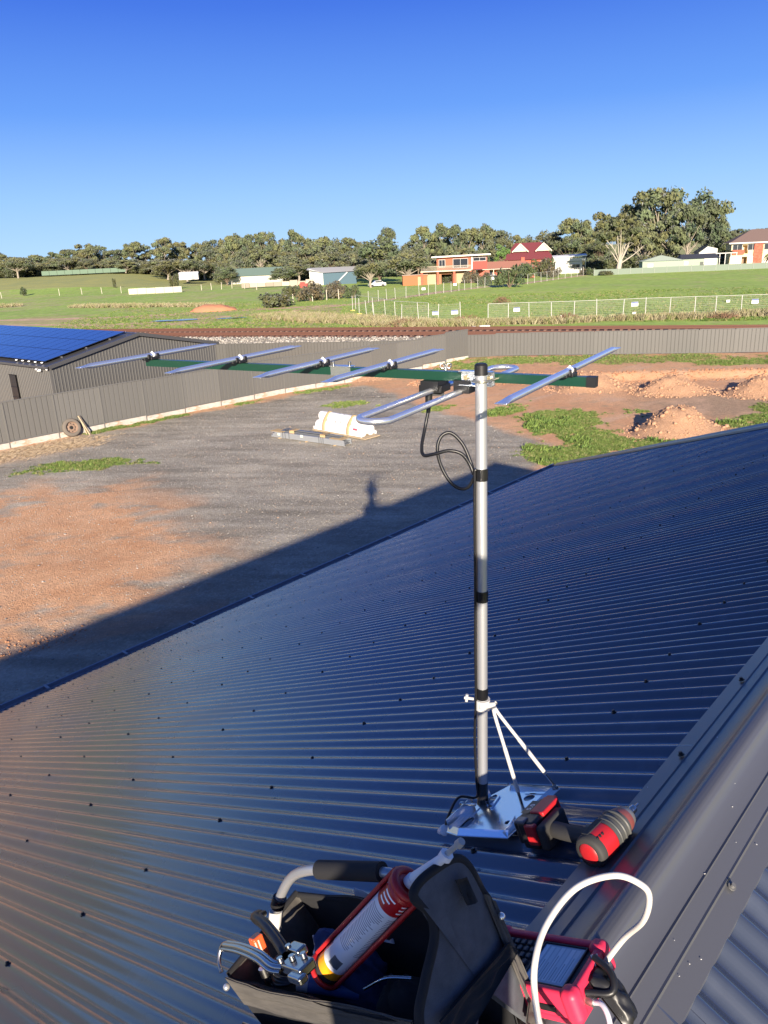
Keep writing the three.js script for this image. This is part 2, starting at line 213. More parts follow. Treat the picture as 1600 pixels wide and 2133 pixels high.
// ridge cap: two flanges with a pressed crease, a rolled crown between them; hip caps the same
const capProfile = (() => { const p = []; const add = (v, h) => p.push([v, h]); add(0.168, 0.0); add(0.163, 0.013); add(0.118, 0.0135); add(0.114, 0.0165); add(0.110, 0.0135); add(0.080, 0.0145); add(0.077, 0.019); add(0.073, 0.015); add(0.034, 0.016); return p; })();
function capGeo(len) {   // along +x from 0; cross-section over the two slopes
  const sec = []; for (const [v, h] of capProfile) sec.push([-v * CR - h * SR, -v * SR + h * CR]);
  for (let k = 0; k <= 10; k++) { const a = Math.PI * (0.08 + 0.84 * k / 10); sec.push([-Math.cos(a) * 0.026, 0.008 + Math.sin(a) * 0.021]); }
  for (const [v, h] of capProfile.slice().reverse()) sec.push([v * CR + h * SR, -v * SR + h * CR]);
  const pos = [], ix = []; sec.forEach(([z, y]) => { pos.push(0, y, z, len, y, z); }); for (let i = 0; i < sec.length - 1; i++) { const a = 2 * i; ix.push(a, a + 2, a + 1, a + 1, a + 2, a + 3); }
  return toCreasedNormals(geoFrom(pos, ix), 0.35);
}
mesh('ridge_cap', capGeo(RX1 + 2.3).translate(-2.3, RH, 0), capMat, roof);
mesh('ridge_cap', capGeo(-2.25 - RX0).translate(RX0, RH + 0.003, 0), capMat, roof);
const hipCap = (cx, cz) => { const a = V(cx > 0 ? RX1 : RX0, RH, 0), b = V(cx > 0 ? EX1 : EX0, EAVE, cz * HW), d = b.clone().sub(a), L = d.length(); d.normalize(); const w = V(0, 1, 0).cross(d).normalize(), up = d.clone().cross(w), pts = [[-0.15, -0.028], [-0.14, 0.0], [-0.05, 0.03], [-0.03, 0.05], [0, 0.058], [0.03, 0.05], [0.05, 0.03], [0.14, 0.0], [0.15, -0.028]], pos = [], ix = []; pts.forEach(([x, y]) => { for (const t of [0, L]) { const p = a.clone().addScaledVector(d, t).addScaledVector(w, x).addScaledVector(up, y); pos.push(p.x, p.y, p.z); } }); for (let i = 0; i < 8; i++) { const k = 2 * i; ix.push(k, k + 1, k + 2, k + 1, k + 3, k + 2); } return mesh('hip_cap', toCreasedNormals(geoFrom(pos, ix), 0.5), capMat, roof); };
for (const sx of [1, -1]) for (const sz of [-1, 1]) hipCap(sx, sz);
// roofing screws: hex head on a washer, at the crests over each batten
{
  const sg = merge([cyl(0.0085, 0.0085, 0.003, 0, 0.0015, 0, 10), cyl(0.0055, 0.005, 0.007, 0, 0.006, 0, 6)]), sm = mat(0.015, 0.015, 0.017, 0.45);
  const list = [];
  for (let r = 0; r < 8; r++) { const t = 0.44 + 1.1 * r; for (let k = -8; k < 23; k++) for (const o of (r === 7 ? [0, 2, 3, 5, 7, 8] : [0, 3, 6])) { const u = 0.483 + k * COVER + o * PITCH; if (u > EX1 - 0.3 || Math.max(0, u - RX1) > t - 0.12) continue; list.push([u, Math.min(t + rr(-0.012, 0.012), HW - 0.1), -1]); } }
  for (let k = -4; k < 4; k++) for (const o of [0, 3, 6]) list.push([0.483 + k * COVER + o * PITCH, 0.62, 1]);
  const put = (o, u, t, s) => { o.position.set(u, RH - t * TR + AMP * CR + 0.001, s * (t + AMP * SR)); o.rotation.x = s * RA; };
  list.sort((a, b) => Math.hypot(a[0] - 0.9, a[1] - 0.3) - Math.hypot(b[0] - 0.9, b[1] - 0.3));
  list.slice(0, 260).forEach(q => put(mesh('roof_screw', sg, sm, roof), ...q));
  const rest = list.slice(260), im = sh(new THREE.InstancedMesh(sg, sm, rest.length)), d = new THREE.Object3D(); im.name = 'far_roof_screws'; im.userData.kind = 'stuff';
  rest.forEach((q, i) => { put(d, ...q); d.updateMatrix(); im.setMatrixAt(i, d.matrix); }); roof.add(im);
  // screws through the ridge cap flanges
  for (let k = -5; k < 14; k++) for (const s of [-1, 1]) { const v = 0.128, o = mesh('roof_screw', sg, s < 0 ? sm : mat(0.12, 0.12, 0.12, 0.4), roof); o.position.set(1.26 + k * 0.458 + (s > 0 ? 0.1 : 0), RH - v * SR + 0.0145 * CR + 0.003, s * (v * CR + 0.0145 * SR)); o.rotation.x = s * RA; }
}
// pale flecks of swarf and old sealant stuck to the capping
{ const l = []; for (let i = 0; i < 48; i++) { const s = rnd() < 0.75 ? 1 : -1, v = rr(0.02, 0.16), x = rr(0.4, 3.2); l.push([x, RH - v * SR + 0.016 * CR + 0.0015, s * (v * CR + 0.016 * SR), rr(0.0007, 0.0019)]); }
  const im = sh(new THREE.InstancedMesh(new THREE.IcosahedronGeometry(1, 0), mat(0.6, 0.58, 0.54, 0.6), l.length)), d = new THREE.Object3D(); im.name = 'swarf_flecks'; im.userData.kind = 'stuff'; l.forEach(([x, y, z, s], i) => { d.position.set(x, y, z); d.scale.set(s * rr(0.7, 2.2), s * 0.6, s); d.rotation.set(0, rr(0, 6), 0); d.updateMatrix(); im.setMatrixAt(i, d.matrix); }); roof.add(im); }
// world frame of the shaded slope: u along the ridge, v down the slope, h off the roof; origin on the ridge line
house.updateMatrixWorld(true);
const SLOPE = new THREE.Matrix4().makeRotationY(HTURN).premultiply(new THREE.Matrix4().makeTranslation(HOUSE.x, RH, HOUSE.z));
SLOPE.multiply(new THREE.Matrix4().makeBasis(V(1, 0, 0), V(0, CR, -SR), V(0, SR, CR)));   // local z runs up the slope
const L = (u, v, h) => V(u, h, -v);
const slopeThing = (name, label, category, u, v, h) => { const o = thing(name, label, category); o.position.copy(L(u, v, h).applyMatrix4(SLOPE)); o.quaternion.setFromRotationMatrix(SLOPE); return o; };
const onSlope = (u, v, h) => L(u, v, h).applyMatrix4(SLOPE);
// ---------------------------------------------------------------- materials of the small things
const zincTex = dataTex(256, 256, (i, j, c) => { const v = 0.5 + 0.45 * (fbm(i / 14, j / 14, 3) - 0.5) + 0.1 * (hash2(i, j) - 0.5); c[0] = c[1] = c[2] = v; }, false, true);
const galv = mat(0.55, 0.56, 0.57, 0.42, { metalness: 0.7, roughnessMap: null, bumpMap: zincTex, bumpScale: 0.0004 });
const galvPlate = mat(0.76, 0.79, 0.82, 0.22, { metalness: 0.92 });
const alu = mat(0.85, 0.87, 0.90, 0.27, { metalness: 0.85 });
const blackPlastic = mat(0.012, 0.012, 0.013, 0.45);
const blackTape = phys(0.008, 0.008, 0.009, 0.3, { clearcoat: 0.3, clearcoatRoughness: 0.3 });
const greenBoom = phys(0.006, 0.045, 0.026, 0.35, { clearcoat: 0.4, clearcoatRoughness: 0.2 });
const redPlastic = phys(0.42, 0.014, 0.018, 0.45, { clearcoat: 0.15, clearcoatRoughness: 0.35 });
const rubber = mat(0.035, 0.034, 0.033, 0.75);
const steel = mat(0.55, 0.54, 0.5, 0.25, { metalness: 1 });
const arr = l => l.map(p => V(...p));
// loft of ellipses along a straight axis: rows [s, rx, ry]
function loft(rows, seg = 14) { const p = [], ix = []; rows.forEach(([s, a, b]) => { for (let k = 0; k < seg; k++) { const t = k / seg * 6.28319; p.push(Math.cos(t) * a, Math.sin(t) * b, s); } }); for (let i = 0; i < rows.length - 1; i++) for (let k = 0; k < seg; k++) { const a = i * seg + k, b = i * seg + (k + 1) % seg; ix.push(a, b, a + seg, b, b + seg, a + seg); } for (const [r, f] of [[0, 1], [rows.length - 1, 0]]) for (let k = 1; k < seg - 1; k++) { const b = r * seg; f ? ix.push(b, b + k + 1, b + k) : ix.push(b, b + k, b + k + 1); } return geoFrom(p, ix); }

// ---------------------------------------------------------------- antenna on its mast
const MX = 0.2335, MZ = -1.728;
const plate0 = onSlope(1.405, 0.49, 0.012);
const antenna = thing('tv_antenna', 'yagi television antenna with green boom and aluminium rods on a steel mast', 'antenna', [MX, 6.745, MZ]);
const AT = (x, y, z) => V(x - MX, y - 6.745, z - MZ);
const foot = AT(MX, 6.735, MZ);
mesh('mast', bar(AT(MX, 6.735, MZ), AT(MX - 0.002, 7.935, MZ), 0.0135, 0.0135, 24), galv, antenna);
mesh('mast_cap', merge([cyl(0.0152, 0.0148, 0.022, -0.002, 7.940 - 6.745, 0, 20), cyl(0.0148, 0.011, 0.004, -0.002, 7.953 - 6.745, 0, 20)]), blackPlastic, antenna);
for (const [t, b] of [[7.712, 7.683], [7.400, 7.371], [7.126, 7.094]]) mesh('tape_band', merge([cyl(0.0152, 0.0149, t - b, -0.001, (t + b) / 2 - 6.745, 0, 20), cyl(0.0157, 0.0154, (t - b) * 0.45, -0.001, (t + b) / 2 - 6.741, 0, 20), rbox(0.012, t - b, 0.012, 0.003, -0.014, (t + b) / 2 - 6.745, 0.0)]), blackTape, antenna);
mesh('mast_sleeve', merge([cyl(0.0175, 0.0145, 0.05, 0, 0.02, 0, 20), cyl(0.0142, 0.0142, 0.05, 0, 0.065, 0, 20)]), blackTape, antenna);
// boom
const bd = V(-0.857, 0, -0.515).normalize(), ed = V(0.515, 0, -0.857).normalize(), BY = 7.916;
const BA = V(0.457, BY, -1.652), bp = (s, e = 0, y = 0) => { const p = BA.clone().addScaledVector(bd, s).addScaledVector(ed, e); return AT(p.x, p.y + y, p.z); };
mesh('boom', beam(bp(0.0), bp(0.632), 0.021, 0.021), greenBoom, antenna);
mesh('boom', beam(bp(0.640), bp(1.335), 0.0195, 0.0195), greenBoom, antenna);
mesh('boom_end_cap', beam(bp(-0.014), bp(0.006), 0.0225, 0.0225), blackPlastic, antenna);
const splice = mesh('splice_bracket', merge([beam(bp(0.607), bp(0.667), 0.0225, 0.0225), beam(bp(0.605, 0, 0.0125), bp(0.669, 0, 0.0125), 0.028, 0.002)]), galvPlate, antenna);
for (const s of [0.615, 0.665]) mesh('bolt', cyl(0.0045, 0.0045, 0.009, ...bp(s, 0, 0.019).toArray(), 6), steel, splice);
// rods: round tubes with their ends pinched flat, held on the boom by a black saddle
const rod = (half, r) => loft([[-half, 0.0115, 0.0012], [-half + 0.004, 0.0118, 0.0014], [-half + 0.02, 0.0105, 0.003], [-half + 0.045, r, r], [-half * 0.5, r, r], [half * 0.5, r, r], [half - 0.045, r, r], [half - 0.02, 0.0105, 0.003], [half - 0.004, 0.0118, 0.0014], [half, 0.0115, 0.0012]], 16);
const toE = new THREE.Quaternion().setFromUnitVectors(V(0, 0, 1), ed.clone());
for (const [s, half, kind] of [[1.313, 0.27, 'director'], [0.975, 0.276, 'director'], [0.697, 0.272, 'director'], [0.497, 0.285, 'director'], [0.046, 0.4, 'reflector']]) {
  const o = mesh(kind, rod(half, 0.0072), alu, antenna); o.quaternion.copy(toE); o.position.copy(bp(s, 0, 0.0225));
  mesh('clip', merge([rbox(0.026, 0.008, 0.034, 0.002, 0, -0.0085, 0), rbox(0.012, 0.012, 0.05, 0.002, 0, -0.006, -0.012), rbox(0.02, 0.014, 0.012, 0.003, 0, -0.003, 0.014), rbox(0.02, 0.014, 0.012, 0.003, 0, -0.003, -0.02)]), blackPlastic, o);
  mesh('rivet', merge([cyl(0.0082, 0.0082, 0.006, 0, 0, 0, 14).rotateX(Math.PI / 2), cyl(0.003, 0.002, 0.004, 0, 0.009, 0)]), mat(0.75, 0.75, 0.75, 0.4), o);
}
{ // folded dipole
  const y = -0.034, q = (s, e) => bp(s, e, y), pts = [], s0 = 0.300, s1 = 0.372, hl = 0.375, r = 0.036;
  const cs = (s0 + s1) / 2; for (let k = 0; k <= 8; k++) { const a = -Math.PI / 2 + Math.PI * k / 8; pts.push(q(cs + r * Math.sin(a) * 1, hl - r + r * Math.cos(a))); }
  for (const e of [0.2, 0, -0.2]) pts.push(q(s1, e));
  for (let k = 0; k <= 8; k++) { const a = Math.PI / 2 + Math.PI * k / 8; pts.push(q(cs + r * Math.sin(a), -hl + r + r * Math.cos(a))); }
  for (const e of [-0.2, 0, 0.2]) pts.push(q(s0, e));
  const dp = mesh('folded_dipole', tube(pts, 0.0072, 160, 12, true), alu, antenna);
  const jb = mesh('junction_box', merge([beam(bp(0.352, 0, -0.022), bp(0.398, 0, -0.022), 0.06, 0.022), beam(bp(0.345, 0, -0.03), bp(0.405, 0, -0.03), 0.05, 0.016), beam(bp(0.375, -0.005, -0.04), bp(0.39, 0.02, -0.04), 0.05, 0.02)]), blackPlastic, antenna);
  mesh('plug', merge([bar(AT(0.121, 7.895, -1.840), AT(0.120, 7.85, -1.840), 0.0095, 0.0085, 14), bar(AT(0.120, 7.852, -1.840), AT(0.118, 7.826, -1.838), 0.0075, 0.0045, 14)]), blackPlastic, jb);
  mesh('dipole_saddle', merge([beam(bp(0.275, 0, -0.022), bp(0.315, 0, -0.022), 0.045, 0.03)]), blackPlastic, antenna);
  const wn = mesh('wing_nut', merge([cyl(0.006, 0.005, 0.01, 0, 0, 0, 12), bar(V(0, 0.0, 0), V(0, 0.026, 0), 0.0022), ...[-1, 1].map(k => new THREE.TorusGeometry(0.0065, 0.0024, 6, 12).scale(1, 1.2, 1).rotateZ(k * -0.5).translate(k * 0.0105, 0.008, 0))]), steel, antenna); wn.scale.setScalar(0.75); wn.position.copy(bp(0.345, 0, 0.016));
}
{ // clamp between boom and mast
  const c = bp(0.258); const o = mesh('mast_clamp', merge([beam(bp(0.215, -0.014), bp(0.297, -0.014), 0.003, 0.034), beam(bp(0.215, -0.022, 0.0155), bp(0.297, -0.022, 0.0155), 0.02, 0.0025), beam(bp(0.215, -0.022, -0.0155), bp(0.297, -0.022, -0.0155), 0.02, 0.0025)]), galvPlate, antenna);
  const m = V(-0.001, c.y, 0), pts = []; const b0 = m.clone().addScaledVector(bd, 0.024), b1 = m.clone().addScaledVector(bd, -0.024);
  pts.push(b0.clone().addScaledVector(ed, 0.05)); for (let k = 0; k <= 8; k++) { const a = Math.PI * k / 8; pts.push(m.clone().addScaledVector(bd, 0.0185 * Math.cos(a)).addScaledVector(ed, -0.0185 * Math.sin(a))); } pts.push(b1.clone().addScaledVector(ed, 0.05));
  mesh('u_bolt', tube(pts, 0.0028, 40, 8), mat(0.6, 0.55, 0.4, 0.35, { metalness: 0.9 }), o);
  for (const s of [0.228, 0.284]) mesh('nut', new THREE.CylinderGeometry(0.006, 0.006, 0.006, 6).rotateX(Math.PI / 2).applyQuaternion(toE).translate(...bp(s, -0.019).toArray()), mat(0.62, 0.52, 0.3, 0.35, { metalness: 0.8 }), o);
}
// coaxial lead: down from the dipole, one slack coil, then taped to the mast down to the roof
const leadPts = arr([[0.118, 7.83, -1.838], [0.109, 7.793, -1.830], [0.098, 7.753, -1.800], [0.101, 7.736, -1.780], [0.125, 7.743, -1.760], [0.158, 7.752, -1.750], [0.188, 7.744, -1.745], [0.206, 7.719, -1.742], [0.215, 7.695, -1.735]]).map(p => AT(p.x, p.y, p.z));
const coil = arr([[0.216, 7.695, -1.738], [0.210, 7.720, -1.750], [0.193, 7.762, -1.765], [0.167, 7.788, -1.775], [0.144, 7.782, -1.775], [0.133, 7.753, -1.77], [0.141, 7.711, -1.765], [0.161, 7.674, -1.757], [0.183, 7.658, -1.75], [0.202, 7.664, -1.740], [0.216, 7.69, -1.732]]).map(p => AT(p.x, p.y, p.z));
const cableMat = mat(0.008, 0.008, 0.009, 0.42);
mesh('lead', tube(leadPts, 0.0042, 80, 10), cableMat, antenna);
mesh('lead', tube(coil, 0.0042, 110, 10), cableMat, antenna);
{ const a = [[0.2155, 7.71], [0.215, 7.6], [0.2155, 7.4], [0.2148, 7.25], [0.2155, 7.1], [0.212, 6.98], [0.2155, 6.85], [0.216, 6.79]].map(([x, y]) => AT(x, y, MZ + 0.006)); const e = [onSlope(1.375, 0.60, 0.075), onSlope(1.345, 0.625, 0.045), onSlope(1.330, 0.638, 0.02), onSlope(1.326, 0.642, 0.0)].map(p => AT(p.x, p.y, p.z)); mesh('lead', tube([...a, ...e], 0.0036, 140, 10), cableMat, antenna); }
// roof mount: pressed plate with folded lips, hinge channel, two bracing struts with a clamp on the mast
const mount = slopeThing('roof_mount', 'galvanised pressed steel roof mount plate with two struts at mast foot', 'roof mount', 1.405, 0.49, 0.0095);
{
  const s = new THREE.Shape(); [[-0.118, 0.105], [-0.128, 0.06], [-0.118, -0.1], [0.112, -0.112], [0.122, 0.06], [0.03, 0.105], [-0.03, 0.118]].forEach((q, i) => s[i ? 'lineTo' : 'moveTo'](...q));
  for (const [x, y, rx, ry, a] of [[-0.072, 0.068, 0.030, 0.0125, 0.1], [0.045, 0.07, 0.026, 0.012, 0.2], [0.062, -0.045, 0.016, 0.016, 0], [-0.055, -0.055, 0.009, 0.009, 0]]) { const h = new THREE.Path(); h.absellipse(x, y, rx, ry, 0, 6.2832, true, a); s.holes.push(h); }
  mesh('plate', new THREE.ExtrudeGeometry(s, { depth: 0.0028, bevelEnabled: true, bevelSize: 0.001, bevelThickness: 0.0008, bevelSegments: 1, curveSegments: 16 }).rotateX(-Math.PI / 2).translate(0, 0.015, 0), galvPlate, mount);
  const lip = (a, b, w, h) => { const A = V(a[0], 0.017, -a[1]), B = V(b[0], 0.017, -b[1]); const d = B.clone().sub(A).normalize(), o = V(d.z, 0, -d.x); return faces([[A, B, B.clone().addScaledVector(o, w).add(V(0, h, 0)), A.clone().addScaledVector(o, w).add(V(0, h, 0))].map(p => p.toArray())]); };
  const lm = galvPlate.clone(); lm.side = THREE.DoubleSide;
  for (const [a, b] of [[[-0.118, 0.105], [-0.128, 0.06]], [[-0.128, 0.06], [-0.118, -0.1]], [[-0.118, -0.1], [0.112, -0.112]], [[0.112, -0.112], [0.122, 0.06]]]) { mesh('lip', merge([lip(a, b, 0.012, 0.014), lip(b, a, -0.011, 0.012)]), lm, mount); }
  const rib = (x0, z0, x1, z1) => beam(V(x0, 0.021, z0), V(x1, 0.021, z1), 0.006, 0.003);
  mesh('pressed_ribs', merge([rib(-0.03, 0.06, -0.085, 0.075), rib(0.0, -0.04, 0.06, -0.055), rib(-0.02, 0.0, -0.06, 0.03), rib(0.08, 0.02, 0.085, 0.09)]), galvPlate, mount);
  mesh('channel', merge([beam(V(-0.115, 0.034, -0.095), V(0.0, 0.034, -0.098), 0.002, 0.032), beam(V(-0.115, 0.02, -0.086), V(0.0, 0.02, -0.089), 0.02, 0.002), beam(V(0.02, 0.05, -0.072), V(0.05, 0.05, -0.075), 0.002, 0.06)]), galvPlate, mount);
  mesh('bolt', merge([cyl(0.007, 0.007, 0.012, 0, 0, 0, 6).rotateX(Math.PI / 2).translate(-0.03, 0.046, -0.105), bar(V(-0.03, 0.046, -0.115), V(-0.03, 0.046, -0.06), 0.004)]), steel, mount);
  // struts, in world space turned into the mount's frame
  mount.updateMatrixWorld(true); const inv = mount.matrixWorld.clone().invert(), wl = (x, y, z) => V(x, y, z).applyMatrix4(inv);
  const top = wl(MX + 0.022, 7.078, MZ + 0.006);
  const paint = mat(0.52, 0.51, 0.48, 0.5);
  for (const [bx, bz, o] of [[-0.002, 0.072, 0], [0.108, 0.105, 0.004]]) {
    const end = V(bx, 0.026, bz), d = end.clone().sub(top), nck = top.clone().addScaledVector(d, 0.42), dk = top.clone().addScaledVector(d, 0.84);
    const st = top.clone().add(wl(MX + o * 3, 7.082, MZ).sub(wl(MX, 7.078, MZ)));
    mesh('strut', merge([tube([st, top.clone().addScaledVector(d, 0.03).add(V(0.004, 0.004, 0)), top.clone().addScaledVector(d, 0.12), nck], 0.0046, 24, 10), bar(nck, dk, 0.0053, 0.0053, 10)]), paint, mount);
    mesh('strut_end', merge([bar(dk, end, 0.004, 0.004, 8), cyl(0.006, 0.006, 0.01, end.x, end.y - 0.003, end.z, 8)]), steel, mount);
  }
  const cw = wl(MX, 7.078, MZ), upv = wl(MX, 8.078, MZ).sub(cw).normalize();
  mesh('collar', merge([bar(cw.clone().addScaledVector(upv, -0.014), cw.clone().addScaledVector(upv, 0.014), 0.0195, 0.0195, 16), bar(wl(MX + 0.03, 7.08, MZ + 0.012), wl(MX - 0.01, 7.08, MZ + 0.016), 0.008), bar(wl(MX - 0.02, 7.085, MZ - 0.012), wl(MX - 0.045, 7.085, MZ - 0.02), 0.004), bar(wl(MX - 0.038, 7.094, MZ - 0.02), wl(MX - 0.04, 7.074, MZ - 0.02), 0.004)]), mat(0.5, 0.49, 0.47, 0.55), mount);
}
tag(mesh('sealant_blob', (() => { const g = new THREE.SphereGeometry(0.02, 20, 14, 0, 6.2832, 0, 1.7); const p = g.attributes.position; for (let i = 0; i < p.count; i++) { const n = 0.8 + 0.5 * fbm(p.getX(i) * 90 + 4, p.getZ(i) * 90 + p.getY(i) * 60, 3); p.setXYZ(i, p.getX(i) * n * 1.15, p.getY(i) * n * 0.7, p.getZ(i) * n * 1.35); } g.computeVertexNormals(); return g.applyMatrix4(SLOPE.clone().setPosition(0, 0, 0)).translate(...onSlope(1.326, 0.642, 0.004).toArray()); })(), phys(0.6, 0.62, 0.66, 0.35, { clearcoat: 0.4 })), 'smeared pale sealant blob where black lead enters the roof', 'sealant');

// ---------------------------------------------------------------- impact driver lying on its side
{
  const o = slopeThing('cordless_driver', 'red and black cordless impact driver lying on its side by ridge', 'power tool', 1.33, 0.2, 0.0085);
  const S = (u, v, h) => L(u - 1.33, v - 0.2, h - 0.0085);
  const ax = S(1.235, 0.125, 0.044), ax2 = S(1.435, 0.103, 0.046), dir = ax2.clone().sub(ax).normalize(), q = new THREE.Quaternion().setFromUnitVectors(V(0, 1, 0), dir);
  const lathe = (pts, n = 28) => new THREE.LatheGeometry(pts.map(p => new THREE.Vector2(p[0] * 0.93, p[1])), n).applyQuaternion(q).translate(ax.x, ax.y, ax.z);
  const body = mesh('motor_housing', merge([lathe([[0.030, 0.002], [0.0365, 0.01], [0.0385, 0.03], [0.0385, 0.062], [0.036, 0.072], [0.0, 0.073]])]), redPlastic, o);
  mesh('rear_ring', lathe([[0.024, 0.0015], [0.034, 0.001], [0.0385, 0.008], [0.039, 0.018], [0.0385, 0.021]]), rubber, body);
  mesh('end_cap', lathe([[0, -0.004], [0.014, -0.0035], [0.023, -0.001], [0.026, 0.004]]), redPlastic, body);
  mesh('gear_case', merge([lathe([[0.0392, 0.064], [0.0385, 0.08], [0.037, 0.105], [0.0355, 0.118], [0.034, 0.12]]), ...[0.074, 0.09, 0.106].map(y => lathe([[0.037, y], [0.0402, y + 0.0015], [0.0402, y + 0.005], [0.037, y + 0.0065]]))]), mat(0.07, 0.072, 0.068, 0.5), o);
  mesh('nose_ring', lathe([[0.034, 0.119], [0.033, 0.128], [0.029, 0.14], [0.027, 0.142]]), mat(0.20, 0.06, 0.05, 0.45), o);
  mesh('nose', lathe([[0.0285, 0.1405], [0.025, 0.152], [0.017, 0.160], [0.009, 0.163]]), mat(0.20, 0.2, 0.2, 0.4, { metalness: 0.3 }), o);
  mesh('chuck', merge([lathe([[0.0, 0.16], [0.0095, 0.16], [0.0095, 0.168], [0.008, 0.169], [0.008, 0.172], [0.0098, 0.173], [0.0098, 0.182], [0.007, 0.185], [0.0, 0.185]]), lathe([[0, 0.184], [0.0036, 0.184], [0.0032, 0.2], [0, 0.2]], 6)]), steel, o);
  // side panel of the housing and black motor vents
  const sideBox = (w, h, d, along, up, out, r) => { const g = rbox(w, h, d, r); g.applyMatrix4(new THREE.Matrix4().makeBasis(dir, V(0, 1, 0), dir.clone().cross(V(0, 1, 0)).normalize())); const p = ax.clone().addScaledVector(dir, along).add(V(0, up, 0)).addScaledVector(dir.clone().cross(V(0, 1, 0)).normalize(), out); return g.translate(p.x, p.y, p.z); };
  mesh('cover_strip', sideBox(0.06, 0.008, 0.020, 0.044, 0.033, -0.006, 0.003), rubber, body);
  for (const k of [0, 1, 2]) mesh('vent', sideBox(0.005, 0.006, 0.018, 0.020 + k * 0.009, 0.027, 0.016, 0.001), blackPlastic, body);
  // grip: swept oval from the housing to the battery
  const gp = [S(1.290, 0.135, 0.045), S(1.296, 0.18, 0.046), S(1.303, 0.225, 0.046), S(1.312, 0.262, 0.046)];
  const grip = new THREE.TubeGeometry(new THREE.CatmullRomCurve3(gp), 20, 0.021, 16); { const p = grip.attributes.position; for (let i = 0; i < p.count; i++) p.setY(i, (p.getY(i) - 0.037) * 0.80 + 0.037); grip.computeVertexNormals(); }
  mesh('grip', grip, rubber, o);
  mesh('trigger', rbox(0.018, 0.018, 0.03, 0.005, ...S(1.322, 0.165, 0.046).toArray()), mat(0.03, 0.03, 0.03, 0.4), o);
  mesh('foot', rbox(0.098, 0.058, 0.028, 0.009, ...S(1.322, 0.272, 0.04).toArray()), rubber, o);
  const bat = mesh('battery', merge([rbox(0.112, 0.068, 0.05, 0.008, ...S(1.332, 0.312, 0.044).toArray(), 3), rbox(0.10, 0.056, 0.02, 0.006, ...S(1.335, 0.345, 0.044).toArray(), 3)]), blackPlastic, o);
  mesh('red_shell', merge([rbox(0.07, 0.012, 0.040, 0.004, ...S(1.352, 0.302, 0.0765).toArray()), rbox(0.012, 0.07, 0.03, 0.004, ...S(1.392, 0.305, 0.046).toArray()), rbox(0.016, 0.05, 0.03, 0.004, ...S(1.277, 0.297, 0.05).toArray())]), redPlastic, bat);
  mesh('latch', rbox(0.022, 0.008, 0.028, 0.003, ...S(1.285, 0.325, 0.079).toArray()), mat(0.16, 0.16, 0.17, 0.4), bat);
  const cv = document.createElement('canvas'); cv.width = 256; cv.height = 128; const cx = cv.getContext('2d'); cx.fillStyle = '#17181b'; cx.fillRect(0, 0, 256, 128); cx.fillStyle = '#c9ccd2'; cx.font = 'bold 92px sans-serif'; cx.textAlign = 'center'; cx.textBaseline = 'middle'; cx.fillText('5.0', 128, 68);
  const lt = new THREE.CanvasTexture(cv); lt.colorSpace = THREE.SRGBColorSpace;
  const lb = new THREE.PlaneGeometry(0.056, 0.024).rotateX(-Math.PI / 2).rotateY(0.0); mesh('capacity_label', lb.translate(...S(1.342, 0.335, 0.0795).toArray()), new THREE.MeshStandardMaterial({ map: lt, roughness: 0.4 }), bat);
}
// ---------------------------------------------------------------- open tool bag and what is in it
const weave = (r, g, b, s) => dataTex(256, 256, (i, j, c) => { const w = ((i >> 1) + (j >> 1)) % 2 ? 1 : 0.8, n = 0.75 + 0.5 * fbm(i / 30 + s, j / 30, 4) + 0.25 * (hash2(i, j) - 0.5); c[0] = r * w * n; c[1] = g * w * n; c[2] = b * w * n; }, true, true);
const cloth = (r, g, b, s, rp = 3) => { const t = weave(r, g, b, s); t.repeat.set(rp, rp); return new THREE.MeshPhysicalMaterial({ map: t, roughness: 0.9, sheen: 0.25, sheenRoughness: 0.6, side: THREE.DoubleSide, bumpMap: t, bumpScale: 0.0006 }); };
const clothGrey = cloth(0.085, 0.078, 0.07, 1), clothDark = cloth(0.016, 0.016, 0.018, 2), clothNavy = cloth(0.05, 0.06, 0.085, 3), clothDenim = cloth(0.085, 0.09, 0.105, 4, 1.4);
// soft patch between four corners (a,b along the top, d,c along the bottom) with bulge and creases, given a thickness
function patch(a, b, c, d, bulge = 0, n = 18, th = 0.004, ws = 0, top = null) {
  const nrm = b.clone().sub(a).cross(d.clone().sub(a)).normalize(), P = [], uv = [];
  const at = (i, j, off) => { const s = i / n, t = j / n, p = a.clone().lerp(b, s).lerp(d.clone().lerp(c, s), t); const w = 16 * s * (1 - s) * t * (1 - t); p.addScaledVector(nrm, off + bulge * Math.sqrt(Math.max(0, w)) + 0.020 * (fbm(s * 4.5 + ws * 7, t * 4.5 + ws * 3, 4) - 0.5) * Math.min(1, 6 * Math.min(s, 1 - s, 0.2 + t))); if (top) p.add(top(s, t)); return p; };
  const pos = [], ix = []; for (const off of [0, -th]) for (let j = 0; j <= n; j++) for (let i = 0; i <= n; i++) { const p = at(i, j, off); pos.push(p.x, p.y, p.z); uv.push(i / n, 1 - j / n); }
  const m = n + 1, N = m * m; for (let j = 0; j < n; j++) for (let i = 0; i < n; i++) { const k = j * m + i; ix.push(k, k + 1, k + m, k + 1, k + m + 1, k + m); ix.push(N + k, N + k + m, N + k + 1, N + k + 1, N + k + m, N + k + m + 1); }
  const edge = (k, l) => ix.push(k, N + k, l, l, N + k, N + l); for (let i = 0; i < n; i++) { edge(i + 1, i); edge(n * m + i, n * m + i + 1); edge(i * m, (i + 1) * m); edge((i + 1) * m + n, i * m + n); }
  return geoFrom(pos, ix, uv);
}
